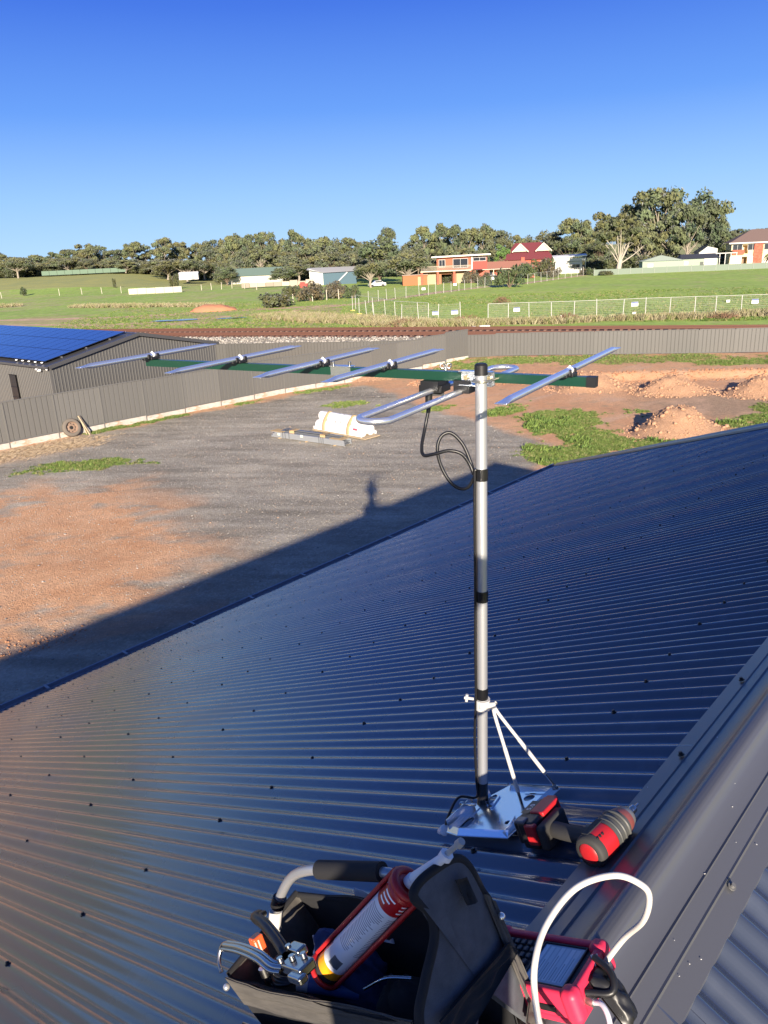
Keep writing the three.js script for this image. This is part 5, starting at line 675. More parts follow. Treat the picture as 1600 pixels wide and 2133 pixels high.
// ---------------------------------------------------------------- mesh fences beyond the railway
const wireA = dataTex(128, 128, (i, j, c) => { const v = (i % 16 < 2 || j % 32 < 2) ? 0.36 : 0.0; c[0] = c[1] = c[2] = v; }, false, true); wireA.repeat.set(6, 2.4);
const wireM = new THREE.MeshStandardMaterial({ color: lin(0.42, 0.43, 0.43), roughness: 0.5, metalness: 0.3, transparent: true, alphaMap: wireA, side: THREE.DoubleSide }), postM = mat(0.5, 0.49, 0.46, 0.6), footM = mat(0.75, 0.55, 0.12, 0.8);
function meshFence(label, pts, h, o2 = {}) {
  const o = thing('mesh_fence', label, 'fence', [pts[0][0], 0, pts[0][1]]); const q = (i, y, dx = 0) => V(pts[i][0] - pts[0][0] + dx, y, pts[i][1] - pts[0][1]);
  pts.forEach((p, i) => { const tl = (hash2(i, 77) - 0.5) * 0.16 * (o2.tilt ?? 1), hh = h * (0.95 + 0.12 * hash2(i, 5)); mesh('post', bar(q(i, -0.1), q(i, hh, tl), o2.r ?? 0.04, o2.r ?? 0.04, 6), postM, o); if (o2.feet) mesh('foot', rbox(0.7, 0.12, 0.25, 0.03, ...q(i, 0.1).toArray()), footM, o);
    if (i < pts.length - 1) { const a = q(i, 0.08), b = q(i + 1, 0.08), g = faces([[a, b, b.clone().setY(h * 0.96), a.clone().setY(h * 0.96)].map(v => v.toArray())]); g.setAttribute('uv', new THREE.Float32BufferAttribute([0, 0, 1, 0, 1, 1, 0, 1], 2)); mesh('wire_panel', g, wireM, o); if (o2.rail) mesh('top_rail', bar(q(i, h * 0.985), q(i + 1, h * 0.985), 0.026, 0.026, 6), postM, o); } });
  return o;
}
meshFence('white posted mesh fence with top rail along the railway paddock', [[12.9, -90.2], [15.2, -90.1], [17.5, -89.6], [19.9, -89.0], [22.3, -88.5], [24.8, -88.2], [27.7, -88.1], [30.2, -88.0], [32.7, -87.5], [35.3, -87.0], [37.4, -86.5], [40.0, -86.0], [42.8, -85.4], [45.6, -84.8], [48.4, -84.2]], 2.1, { rail: true });
meshFence('tilted temporary mesh panels crowded at the paddock corner', [[-3.3, -118.5], [-2.2, -111.3], [-1.1, -105.6], [-0.1, -99.8], [3.1, -93.6], [5.1, -92.4], [7.3, -92.0], [9.9, -91.4]], 2.3, { feet: true, tilt: 2 });
meshFence('second run of mesh panels just behind the crowded corner', [[-2.9, -121], [-0.3, -113], [1.4, -107], [2.6, -101.5], [6.4, -95.2]], 2.2, { rail: true });
meshFence('thin mesh fence climbing beside the track to the green bush', [[-1.0, -135], [0.7, -138], [2.2, -141], [3.8, -143.5], [5.8, -145.5], [8.4, -148.5], [10.3, -151.6], [11.9, -153.7], [13.6, -155.9], [15.3, -158.1], [17.2, -161.5], [18.6, -163.6], [20.2, -165.9], [21.9, -168.2], [23.5, -169.2], [25.1, -170.4]], 2.1, {});
meshFence('far mesh fence right of the green bush up to the trees', [[34, -176.5], [36.3, -180.4], [38.5, -183.8], [40.6, -187.2], [42.8, -190.8], [45.0, -194.9], [47.5, -198.4], [50, -202.4], [52.6, -206.7], [55.3, -211]], 2.2, { rail: true });
{ // farm posts on the left
  [[-109.2, -235.3], [-92.5, -236], [-86.6, -238], [-80, -236], [-73.7, -234], [-49, -228.2], [-46.2, -228.4], [-43.4, -228.6], [-41.1, -232.6], [-36.1, -224.3], [-31.1, -212.9], [-18.9, -142.5], [-14.4, -142], [-11.4, -147.2], [-8.9, -149.4], [-6.7, -150.9]].forEach(([x, z], i) => { const p = mesh('fence_post', merge([bar(V(0, -0.1, 0), V(rr(-0.1, 0.1), rr(1.6, 2.1), 0), 0.08, 0.07, 6)]), mat(0.55, 0.5, 0.42, 0.9)); p.position.set(x, 0, z); const nth = ['first', 'second', 'third', 'fourth', 'fifth', 'sixth'][i < 5 ? i : i < 11 ? i - 5 : i - 11]; tag(p, nth + ' ' + (i < 5 ? 'weathered farm fence post standing far left in the paddock' : i < 11 ? 'weathered farm fence post right of the long white trough' : 'weathered farm fence post in front of the roadside bushes') + ' from left', 'post', i < 5 ? 'posts far left' : i < 11 ? 'posts right of the trough' : 'posts before the bushes'); });
}
{ // signs hanging on the mesh fences
  const cv = document.createElement('canvas'); cv.width = 128; cv.height = 80; const x = cv.getContext('2d'); x.fillStyle = '#f2f2ef'; x.fillRect(0, 0, 128, 80); x.fillStyle = '#4a5a8c'; x.fillRect(0, 0, 128, 22); const t = new THREE.CanvasTexture(cv); t.colorSpace = THREE.SRGBColorSpace;
  const a = new THREE.MeshStandardMaterial({ map: t, roughness: 0.6 }), wh = mat(0.8, 0.8, 0.78, 0.6);
  for (const [px, pz, y, w, b, l] of [[16.1, -89.85, 1.35, 0.75, 1, 'white and blue sign on railway mesh fence, leftmost on railed part'], [28.9, -87.95, 1.5, 0.8, 1, 'white and blue sign above a small plate mid railway fence'], [28.9, -87.95, 0.5, 0.42, 0, 'small white plate low on railway fence under larger sign'], [38.5, -86.15, 1.5, 0.42, 0, 'small white plate high on railway fence at right'], [41.2, -85.62, 1.4, 0.8, 1, 'rightmost white and blue sign on the railway mesh fence'], [7.0, -91.95, 1.2, 0.7, 1, 'white and blue sign on left part of tilted mesh panels'], [9.2, -91.45, 1.25, 0.8, 1, 'white and blue sign at right end of tilted mesh panels'], [21.0, -88.65, 0.45, 0.4, 0, 'small white plate low on railway fence beside dead bush'], [9.3, -149.8, 1.3, 0.7, 0, 'small pale sign on fence climbing beside the track'], [16.2, -159.6, 1.4, 0.7, 0, 'small pale sign on climbing fence below orange house']]) { const o = thing('fence_sign', l, 'sign', [px, y, pz + 0.06], 0.16); mesh('board', box(w, w * 0.6, 0.02), wh, o); if (b) mesh('print', new THREE.PlaneGeometry(w * 0.98, w * 0.58).translate(0, 0, 0.013), a, o); }
}
// ---------------------------------------------------------------- buildings beyond the paddocks
const glassM = phys(0.03, 0.035, 0.045, 0.08, { clearcoat: 1, clearcoatRoughness: 0.05 }), whiteM = mat(0.55, 0.54, 0.52, 0.7), creamM = mat(0.66, 0.58, 0.46, 0.8), brickTex = dataTex(256, 256, (i, j, c) => { const r = Math.floor(j / 8), x = (i + (r % 2) * 8) % 16, m = j % 8 < 1 || x < 1, n = 0.8 + 0.4 * hash2(Math.floor((i + (r % 2) * 8) / 16), r); c[0] = (m ? 0.4 : 0.46) * n; c[1] = (m ? 0.2 : 0.095) * n; c[2] = (m ? 0.14 : 0.06) * n; }, true, true); brickTex.repeat.set(0.5, 0.5);
const brickM = new THREE.MeshStandardMaterial({ map: brickTex, roughness: 0.9 });
const win = (par, w, h, x, y, z, turn = 0, fm = whiteM) => { const g = new THREE.Group(); g.name = 'window'; g.position.set(x, y, z); g.rotation.y = turn; par.add(g); mesh('pane', box(w, h, 0.03, 0, 0, 0.01), glassM, g); mesh('frame', merge([box(w + 0.1, 0.08, 0.1, 0, h / 2, 0.03), box(w + 0.1, 0.08, 0.1, 0, -h / 2, 0.03), box(0.08, h, 0.1, -w / 2, 0, 0.03), box(0.08, h, 0.1, w / 2, 0, 0.03), box(0.06, h, 0.08, 0, 0, 0.03)]), fm, g); return g; };
const prismRoof = (w, d, h, ov, y, hip = 0) => { const a = w / 2 + ov, b = d / 2 + ov, r = Math.max(0.01, a - hip); const A = [-a, y, b], B = [a, y, b], C = [a, y, -b], D = [-a, y, -b], E = [-r, y + h, 0], F = [r, y + h, 0]; return faces([[A, B, F, E], [C, D, E, F], [B, C, F], [D, A, E], [D, C, B, A]]); };
{ // orange two-storey house with flat roof and balcony
  const o = thing('orange_house', 'orange two storey house with white flat roof and long balcony', 'house', [20.2, 0, -197], -0.12), or = mat(0.36, 0.108, 0.062, 0.9), rd = mat(0.33, 0.075, 0.06, 0.9);
  mesh('lower_wall', merge([box(4.6, 2.9, 8, -5.8, 1.45, -4.5), box(5.8, 2.9, 8, 2.0, 1.45, -4.5), box(2.6, 0.6, 0.4, -2.2, 2.6, -0.7), box(2.6, 2.9, 0.3, -2.2, 1.45, -5.6)]), mat(0.34, 0.16, 0.09, 0.9), o); mesh('upper_wall', box(8.6, 3.1, 7, -0.3, 4.7, -4.2), or, o); mesh('upper_wall', box(3.7, 3.0, 6.6, 5.85, 4.62, -4.3), rd, o);
  mesh('roof', merge([box(14.4, 0.32, 9.2, 1.4, 6.45, -4.1).applyMatrix4(new THREE.Matrix4().makeRotationZ(0.012))]), mat(0.74, 0.68, 0.56, 0.7), o);
  const b = new THREE.Group(); b.name = 'balcony'; o.add(b); mesh('floor', box(12.4, 0.2, 2.6, -2.3, 3.1, 0.3), creamM, b); mesh('railing', merge([...range(-8.3, 3.7, 60).map(x => box(0.06, 1.05, 0.04, x, 3.75, 1.5)), box(12.3, 0.1, 0.08, -2.3, 4.25, 1.5)]), mat(0.42, 0.36, 0.3, 0.9), b); for (const x of [-8.2, -4.3, -0.3, 3.6]) mesh('pillar', box(0.5, 3.0, 0.4, x, 1.5, 1.3), brickM, b);
  win(o, 1.5, 1.7, -3.3, 4.85, -0.69); win(o, 3.6, 2.1, 1.2, 4.75, -0.69); win(o, 3.1, 0.8, 5.85, 5.5, -0.99); mesh('corner_post', box(0.3, 3.1, 0.3, 4.0, 4.7, -0.75), whiteM, o);
  for (const [x, w] of [[-6.2, 3], [1.7, 3]]) mesh('garage_door', box(w, 2.4, 0.1, x, 1.2, -0.46), mat(0.33, 0.29, 0.19, 0.8), o); mesh('stair_wall', faces([[[3.8, 0, 1.0], [8.2, 0, 1.0], [8.2, 2.9, 1.0], [7.2, 2.9, 1.0], [3.8, 0.9, 1.0]]]), brickM, o);
  const e = thing('brick_house', 'low brick house with rust roof right of the orange house', 'house', [35.5, 0, -214], -0.1); mesh('wall', box(15, 2.7, 8, 0, 1.35, -4), brickM, e); mesh('roof', prismRoof(15, 8, 1.7, 0.6, 2.7, 3).translate(0, 0, -4), mat(0.36, 0.16, 0.11, 0.85), e); for (const x of [-4.5, 0, 4]) win(e, 1.8, 1.2, x, 1.6, 0.02); mesh('chimney', box(0.9, 2, 0.9, 4.6, 4.2, -4), brickM, e); mesh('verandah', merge([box(13, 0.12, 2.6, -2, 2.6, 1.4), ...[-8, -3.5, 1, 4.3].map(x => box(0.15, 2.6, 0.15, x, 1.3, 2.6))]), creamM, e);
  const c2 = thing('red_brick_shed', 'small rust red shed left of the orange house', 'shed', [10.2, 0, -199]); mesh('wall', box(6, 2.4, 4, 0, 1.2, 0), mat(0.4, 0.13, 0.06, 0.9), c2); mesh('roof', box(6.4, 0.15, 4.5, 0, 2.48, 0), mat(0.3, 0.24, 0.2, 0.8), c2); mesh('door', box(1, 2, 0.08, 1.2, 1, 2.03), mat(0.55, 0.3, 0.18, 0.8), c2);
}
{ // maroon roofed house
  const o = thing('maroon_roof_house', 'house with maroon roof and two cream gablets among trees', 'house', [51, -0.6, -265], -0.15), m = mat(0.135, 0.026, 0.034, 0.75);
  mesh('wall', box(15, 4.4, 9, 0, 2.2, 0), brickM, o); mesh('roof', prismRoof(15, 9, 5.2, 0.7, 4.4, 4), m, o);
  for (const x of [-2.6, 4.8]) { const g = mesh('gablet', faces([[[x - 2.4, 6.9, 3.6], [x + 2.4, 6.9, 3.6], [x, 9.2, 3.2]]]), mat(0.5, 0.45, 0.36, 0.8), o); mesh('gablet_roof', faces([[[x - 2.6, 6.8, 3.9], [x, 9.35, 3.4], [x, 9.3, 0], [x - 2.6, 6.8, 0]], [[x + 2.6, 6.8, 3.9], [x + 2.6, 6.8, 0], [x, 9.3, 0], [x, 9.35, 3.4]]]), m, g); mesh('trim', merge([beam(V(x - 2.6, 6.8, 3.95), V(x, 9.3, 3.45), 0.2, 0.35), beam(V(x + 2.6, 6.8, 3.95), V(x, 9.3, 3.45), 0.2, 0.35), beam(V(x, 9.2, 3.4), V(x, 10.1, 3.4), 0.1, 0.1)]), creamM, g); }
}
{ // white carport and sheds behind the green boundary fence
  const o = thing('white_house', 'small white house with pale verandah roof behind dark bushes', 'house', [56.6, 0, -233], -0.2); mesh('wall', box(7.5, 3.3, 6, 0, 1.65, 0), whiteM, o); mesh('roof', faces([[[-4.6, 4.6, 3.6], [5.0, 4.9, 3.6], [5.0, 5.2, -3.6], [-4.6, 5.0, -3.6]], [[-4.6, 4.3, 3.6], [5, 4.6, 3.6], [5, 4.9, 3.6], [-4.6, 4.6, 3.6]]]), mat(0.8, 0.78, 0.72, 0.5, { side: THREE.DoubleSide }), o); mesh('verandah', merge([box(9.2, 0.8, 0.1, 0.2, 3.8, 3.3), ...[-4.2, 0, 4.6].map(x => box(0.15, 4.4, 0.15, x, 2.2, 3.4))]), mat(0.66, 0.62, 0.55, 0.7), o); win(o, 2.2, 1.2, 2, 1.9, 3.02);
  const g = mat(0.28, 0.34, 0.27, 0.8);
  const s1 = thing('green_gable_shed', 'pale green gable shed behind the boundary fence', 'shed', [75.2, 0, -210], -0.18); mesh('wall', box(10, 2.9, 6, 0, 1.45, 0), g, s1); mesh('roof', prismRoof(10, 6, 1.3, 0.3, 2.9, 5), mat(0.36, 0.42, 0.34, 0.6), s1); mesh('side_door', box(1.4, 2.2, 0.06, -3, 1.2, 3.03), mat(0.5, 0.56, 0.46, 0.7), s1);
  const s2 = thing('dark_roof_shed', 'pale shed with dark pitched roof and white door', 'shed', [86, 0, -213], -0.18); mesh('wall', box(9, 3.0, 6, 0, 1.5, 0), g, s2); mesh('roof', prismRoof(9, 6, 1.1, 0.4, 3.0, 0.5), mat(0.05, 0.052, 0.058, 0.5), s2); mesh('white_end', box(3.2, 2.9, 0.08, 2.6, 1.5, 3.06), whiteM, s2); mesh('window_pane', box(1.1, 0.9, 0.08, -3.4, 1.9, 3.06), whiteM, s2); mesh('door', box(0.8, 2.1, 0.08, 0.5, 1.1, 3.06), mat(0.10, 0.11, 0.10, 0.8), s2);
  const s3 = thing('white_gable_house', 'white gabled house with dark roof and open carport', 'house', [92.8, 0, -219], -0.2); mesh('wall', box(4.6, 4.2, 7, -2.2, 2.1, 0), whiteM, s3); mesh('roof', faces([[[-5, 4.2, 3.9], [-2.4, 6.0, 3.9], [-2.4, 6.0, -4], [-5, 4.2, -4]], [[-2.4, 6.0, 3.9], [5.2, 4.0, 3.9], [5.2, 4.0, -4], [-2.4, 6.0, -4]]]), mat(0.05, 0.053, 0.06, 0.5, { side: THREE.DoubleSide }), s3); mesh('gable', faces([[[-4.6, 4.2, 3.52], [0.1, 4.2, 3.52], [0.1, 5.2, 3.52], [-2.4, 5.85, 3.52]]]), whiteM, s3); mesh('carport', merge([...[0.8, 2.2, 3.6, 5.0].map(x => box(0.16, 4.0, 0.16, x, 2, 3.6)), box(5.2, 0.2, 0.16, 2.6, 3.95, 3.7)]), whiteM, s3);
}
{ // big brick and cream two-storey house at the right edge
  const o = thing('two_storey_house', 'cream and brick two storey house with brown hip roof at right', 'house', [104.5, 0, -219], -0.28), cr = mat(0.70, 0.56, 0.34, 0.8), pale = mat(0.72, 0.6, 0.5, 0.8), rm = mat(0.17, 0.115, 0.10, 0.85);
  mesh('wall', merge([box(17, 6.2, 9.2, 2, 3.1, -6.4), box(2.8, 6.2, 1.8, -5.1, 3.1, -0.9), box(12.8, 6.2, 1.8, 4.1, 3.1, -0.9), box(1.4, 0.85, 1.8, -3.0, 3.075, -0.9), box(1.4, 0.5, 1.8, -3.0, 5.95, -0.9)]), cr, o); mesh('roof', prismRoof(17, 11, 3.4, 0.8, 6.3, 6.3).translate(2, 0, -5.5), rm, o); mesh('fascia', merge([box(18.6, 0.35, 0.15, 2, 6.25, 0.85)]), whiteM, o);
  for (const x of [-1.1, 3.6, 8.6]) mesh('brick_pier', box(2.2, 6.15, 0.5, x + 1.4, 3.05, 0.1), brickM, o);
  mesh('balcony_wall', box(3.1, 1.2, 0.2, -4.8, 3.9, 0.3), brickM, o); mesh('lower_render', merge([box(3.0, 2.8, 0.12, -5.2, 1.4, 0.08), box(6.6, 2.8, 0.12, 1.0, 1.4, 0.08)]), pale, o); mesh('door', box(1.2, 2.3, 0.08, -3.0, 1.2, -1.72), mat(0.22, 0.15, 0.1, 0.7), o);
  win(o, 2.4, 1.6, -5.0, 5.1, 0.03); win(o, 2.4, 1.5, -1.2, 5.1, 0.03); win(o, 2.6, 1.5, 3.0, 5.1, 0.1);
  const p = thing('palm_tree', 'small palm tree before the brick and cream house', 'palm', [101.6, 0, -205]); mesh('trunk', bar(V(0, 0, 0), V(0.15, 3.1, 0), 0.22, 0.16, 8), mat(0.25, 0.19, 0.13, 0.95), p); const fr = []; for (let k = 0; k < 22; k++) { const a = k * 2.4, e = rr(-0.1, 1.1), pos = [], ix = []; for (let i = 0; i <= 6; i++) { const t = i / 6, r = 2.4 * t * Math.cos(e * 0.7), y = 3.1 + 2.2 * Math.sin(e) * t - 2.4 * t * t, w = 0.30 * Math.sin(Math.PI * (0.12 + 0.86 * t)); pos.push(Math.cos(a) * r - Math.sin(a) * w, y, Math.sin(a) * r + Math.cos(a) * w, Math.cos(a) * r + Math.sin(a) * w, y - 0.1, Math.sin(a) * r - Math.cos(a) * w); if (i) { const b = 2 * (i - 1); ix.push(b, b + 1, b + 2, b + 1, b + 3, b + 2); } } fr.push(geoFrom(pos, ix)); } mesh('fronds', merge(fr), mat(0.15, 0.18, 0.05, 0.8, { side: THREE.DoubleSide }), p);
}
{ // pale green boundary fence
  const o = thing('boundary_fence', 'long pale green sheet fence behind the right hand paddock', 'fence', [56.7, 0, -206]), m = mat(0.17, 0.21, 0.17, 0.85), n = 18; for (let i = 0; i < n; i++) { const a = V(i * 3.0, 0, i * 0.33), b = V(i * 3.0 + 2.95, 0, i * 0.33 + 0.32); mesh('panel', beam(a.clone().setY(0.75), b.clone().setY(0.75), 0.04, 1.5), m, o); mesh('post', box(0.09, 1.7, 0.09, a.x, 0.95, a.z + 0.05), mat(0.28, 0.3, 0.27, 0.7), o); }
}
{ // left of centre: pale wall, long green shed, blue shed, stacked junk
  const t = thing('white_trough_wall', 'long low weathered white wall standing in the left paddock', 'wall', [-60.6, 0, -222.5], 0.16); for (let k = 0; k < 6; k++) mesh('slab', rbox(2.36, 1.5 + 0.2 * hash2(k, 9), 0.25, 0.03, -6.0 + k * 2.4, 0.75, 0, 1), mat(0.42 + 0.12 * hash2(k, 2), 0.39 + 0.12 * hash2(k, 2), 0.35, 0.9), t);
  const g = thing('green_long_shed', 'long pale green roofed shed behind junk at left of centre', 'shed', [-39.5, 0, -272], 0.05); mesh('wall', box(20, 2.5, 7, 0, 1.25, 0), mat(0.5, 0.48, 0.43, 0.8), g); mesh('roof', faces([[[-10.5, 2.5, 4], [10.5, 2.5, 4], [9.5, 4.9, -3.5], [-10.5, 4.9, -3.5]]]), mat(0.17, 0.24, 0.19, 0.7, { side: THREE.DoubleSide }), g);
  const j = thing('junk_wall', 'low pale wall of stacked panels and crates beside farm sheds', 'wall', [-27, 0, -226], 0.06); for (let k = 0; k < 9; k++) mesh('stacked_panel', rbox(2.2, 1.0 + 0.9 * hash2(k, 4), 0.5, 0.04, -9 + k * 2.25, 0.9, rr(-0.3, 0.3), 1), mat(0.26 + 0.2 * hash2(k, 6), 0.22 + 0.17 * hash2(k, 6), 0.18 + 0.14 * hash2(k, 6), 0.9), j);
  const rb = mesh('red_drum_rack', merge([rbox(2.2, 1.1, 1, 0.1, 0, 0.6, 0), rbox(1.2, 0.5, 0.8, 0.08, -0.3, 1.3, 0)]), mat(0.42, 0.05, 0.04, 0.7)); rb.position.set(-18.5, 0, -212); tag(rb, 'dull red bin at right end of the stacked junk wall', 'bin');
  const b = thing('blue_shed', 'blue shed with grey roof half hidden by trees', 'shed', [-11, 0, -230], 0.1); mesh('wall', box(9.5, 3.2, 6, 1.2, 1.6, 0), mat(0.06, 0.11, 0.15, 0.8), b); mesh('white_end', faces([[[-7.2, 0, -0.5], [-3.5, 0, 3.1], [-3.5, 3.4, 3.1], [-7.2, 4.4, -0.5]]]), mat(0.75, 0.74, 0.68, 0.7, { side: THREE.DoubleSide }), b); mesh('roof', faces([[[-8, 4.2, -0.2], [-3.4, 3.3, 3.6], [6.5, 3.4, 3.6], [6.5, 4.6, -3.5], [-7.5, 4.7, -3.5]]]), mat(0.42, 0.42, 0.4, 0.6, { side: THREE.DoubleSide }), b); mesh('brace', beam(V(0.2, 0.4, 3.3), V(3.4, 3.2, 3.3), 0.12, 0.3), whiteM, b);
  const f = thing('green_hedge_fence', 'pale green sheet fence at foot of the far left trees', 'fence', [-121, 5, -330], 0.15); for (let k = 0; k < 11; k++) mesh('panel', box(2.9, 1.7, 0.06, -12 + k * 3, 0.8, 0), mat(0.12, 0.18, 0.13, 0.85), f);
  const wv = thing('white_van_shed', 'small white shed under the far left trees', 'shed', [-68.5, 1.5, -300], 0.1); mesh('wall', box(7, 2.2, 3, 0, 1.1, 0), whiteM, wv); mesh('roof', prismRoof(7, 3, 0.6, 0.2, 2.2, 0.2), mat(0.6, 0.6, 0.58, 0.6), wv); mesh('door', box(1, 1.7, 0.06, 1.5, 0.9, 1.53), mat(0.3, 0.3, 0.3, 0.7), wv);
  for (const [x, z, l] of [[0.8, -199, 'parked silver car under the trees left of orange house'], [29.8, -203, 'parked white car before the low brick house']]) { const c = thing('parked_car', l, 'car', [x, 0, z], 0.2); const s = new THREE.Shape([[-2.1, 0.35], [-2.1, 0.8], [-1.7, 0.95], [-0.9, 1.0], [-0.4, 1.42], [0.9, 1.45], [1.5, 1.0], [2.1, 0.9], [2.15, 0.35]].map(q => new THREE.Vector2(...q))); mesh('body', new THREE.ExtrudeGeometry(s, { depth: 1.5, bevelEnabled: true, bevelSize: 0.08, bevelThickness: 0.1 }).translate(0, 0, -0.75), phys(0.6, 0.61, 0.62, 0.3, { clearcoat: 1 }), c); mesh('window', box(1.7, 0.36, 1.72, 0.3, 1.22, 0), glassM, c); for (const a of [-1.3, 1.35]) for (const e of [-0.8, 0.8]) mesh('wheel', new THREE.CylinderGeometry(0.33, 0.33, 0.22, 16).rotateX(Math.PI / 2).translate(a, 0.33, e), blackPlastic, c); }
}
// ---------------------------------------------------------------- trees
const barkPale = mat(0.30, 0.26, 0.21, 0.95), barkBrown = mat(0.17, 0.125, 0.09, 0.95), leafM = new THREE.MeshPhysicalMaterial({ vertexColors: true, roughness: 0.95, transmission: 0.35, thickness: 0, side: THREE.DoubleSide });
// crown made of clumps [x,y,z,rx,ry]; every leaf spray is a small kinked blade
function crownGeo(clumps, per, size, col, jit = 0.35) {
  const pos = [], nor = [], cl = [], ix = [];
  for (const [cx, cy, cz, rx, ry] of clumps) {
    const tone = 0.82 + 0.36 * rnd(), warm = rr(-0.12, 0.16);
    for (let k = 0; k < per; k++) {
      const a = rr(0, 6.2832), u = rr(-0.8, 1), s = Math.sqrt(1 - u * u), r = Math.pow(rnd(), 0.42) * rr(0.86, 1.12);
      const d = V(Math.cos(a) * s, u, Math.sin(a) * s), p = V(cx + d.x * rx * r, cy + d.y * ry * r, cz + d.z * rx * r);
      const t = V(rr(-1, 1), rr(-1.3, 0.5), rr(-1, 1)).normalize(), b = V(rr(-1, 1), rr(-1, 1), rr(-1, 1)).cross(t).normalize(), l = size * rr(0.6, 1.35), w = l * rr(0.42, 0.7), i0 = pos.length / 3;
      const gn = t.clone().cross(b); const fl = gn.dot(d) < 0; if (fl) gn.negate();
      const n = gn.multiplyScalar(0.8).add(d).normalize(), q = tone * (1 - jit / 2 + jit * rnd()), c = [col[0] * q * (1 + warm), col[1] * q, col[2] * q * (1 - warm)];
      for (const [e, f] of [[-0.5, 0], [0, -0.5], [0.5, 0], [0, 0.5]]) { const v = p.clone().addScaledVector(t, e * l).addScaledVector(b, f * w); pos.push(v.x, v.y, v.z); nor.push(n.x, n.y, n.z); cl.push(...c); }
      if (fl) ix.push(i0, i0 + 2, i0 + 1, i0, i0 + 3, i0 + 2); else ix.push(i0, i0 + 1, i0 + 2, i0, i0 + 2, i0 + 3);
    }
  }
  const g = new THREE.BufferGeometry(); g.setAttribute('position', new THREE.Float32BufferAttribute(pos, 3)); g.setAttribute('normal', new THREE.Float32BufferAttribute(nor, 3)); g.setAttribute('color', new THREE.Float32BufferAttribute(cl, 3)); g.setIndex(ix); return g;
}
const limb = (pts, r0, r1) => { const c = new THREE.CatmullRomCurve3(pts), n = 7, s = 6, P = c.getPoints(n), g = new THREE.TubeGeometry(c, n, 1, s), p = g.attributes.position; for (let i = 0; i <= n; i++) { const o = P[i], r = r0 + (r1 - r0) * i / n; for (let k = 0; k <= s; k++) { const j = i * (s + 1) + k; p.setXYZ(j, o.x + (p.getX(j) - o.x) * r, o.y + (p.getY(j) - o.y) * r, o.z + (p.getZ(j) - o.z) * r); } } return g; };
// nominal tree: 10 high, crown half-width about 4
function treeKind(kind) {
  const C = [], B = []; const fork = (n, base, y0, y1, spread, cr, r0 = 0.11) => { for (let k = 0; k < n; k++) { const a = k * 2.4 + rr(-0.4, 0.4), R = spread * Math.sqrt((k + 0.6) / n), y = y0 + (y1 - y0) * Math.pow(rnd(), 0.7) * (1 - 0.35 * Math.pow(R / spread, 2)), e = V(Math.cos(a) * R, y, Math.sin(a) * R); B.push(limb([V(0, base + rr(-0.4, 0.6), 0), V(e.x * 0.4 + rr(-0.3, 0.3), base + (y - base) * 0.5, e.z * 0.4 + rr(-0.3, 0.3)), e], r0, 0.03)); const s = cr * rr(0.75, 1.25); C.push([e.x, e.y + s * 0.2, e.z, s, s * rr(0.55, 0.8)]); } };
  let col, per = 210, size = 0.56, bark = barkPale;
  if (kind === 0) { B.push(limb([V(0, -0.3, 0), V(0.1, 2, 0), V(0, 4.2, 0)], 0.3, 0.2)); fork(17, 3.6, 5.0, 9.2, 3.6, 1.35); fork(6, 2.5, 3.0, 5.5, 3.0, 0.9); col = [0.165, 0.195, 0.087]; }
  else if (kind === 1) { B.push(limb([V(0, -0.3, 0), V(-0.15, 2, 0), V(0.1, 5, 0)], 0.28, 0.16)); fork(16, 2.2, 2.6, 9.0, 3.1, 1.3); fork(8, 1.6, 2.0, 6, 3.6, 1.1); col = [0.183, 0.201, 0.090]; }
  else if (kind === 2) { B.push(limb([V(0, -0.3, 0), V(0, 1.5, 0), V(0.1, 4, 0)], 0.3, 0.2)); fork(22, 1.6, 2.2, 8.8, 3.5, 1.6); col = [0.146, 0.167, 0.087]; bark = barkBrown; }
  else if (kind === 3) { B.push(limb([V(0, -0.3, 0), V(0, 1.5, 0), V(0, 4, 0)], 0.3, 0.2)); fork(24, 1.0, 1.2, 8.8, 3.6, 1.6); col = [0.116, 0.151, 0.065]; bark = barkBrown; }
  else if (kind === 4) { B.push(limb([V(0, -0.3, 0), V(0.2, 1.6, 0), V(0, 3.2, 0)], 0.36, 0.24)); fork(20, 2.4, 4.6, 8.6, 4.0, 1.7, 0.2); col = [0.152, 0.172, 0.076]; }
  else if (kind === 5) { B.push(limb([V(0, -0.3, 0), V(0.1, 2.5, 0), V(0, 6, 0)], 0.28, 0.16)); fork(15, 3.0, 4.4, 9.3, 2.9, 1.35); fork(10, 2.0, 2.6, 6.5, 3.4, 1.25); col = [0.128, 0.164, 0.078]; }
  else { B.push(limb([V(0, -0.3, 0), V(0, 3, 0), V(0, 6, 0)], 0.24, 0.12)); fork(18, 1.6, 1.8, 9.2, 2.6, 1.2); col = [0.146, 0.242, 0.051]; bark = barkBrown; }
  return { trunk: merge(B), crown: crownGeo(C, per, size, col), bark };
}
const KINDS = []; for (let k = 0; k < 7; k++) KINDS.push([treeKind(k), treeKind(k), treeKind(k)]);
function plantTree(name, label, group, x, z, h, hw, kind, i, y0) {
  const K = KINDS[kind][i % 3], o = thing(name, label, 'tree', [x, y0, z], i * 2.39, group); o.scale.set(hw / 3.9, h / 9.8, hw / 3.9);
  mesh('trunk', K.trunk, K.bark, o); mesh('crown', K.crown, leafM, o); return o;
}
const kindWord = ['open crowned gum tree', 'loose olive gum tree', 'rounded grey green tree', 'dense dark green tree', 'spreading flat topped tree', 'tall dark gum tree', 'bright green young tree'];
const belts = [[17, 'in back row of the far left tree belt'], [20, 'in front row of the far left tree belt'], [4, 'standing forward of the far left belt'], [16, 'in the belt above the pale farm sheds'], [8, 'between blue shed and orange house'], [13, 'behind the orange and maroon roofed houses'], [15, 'in the tall stand behind the green boundary fence'], [7, 'on the far horizon beyond the two storey house']];
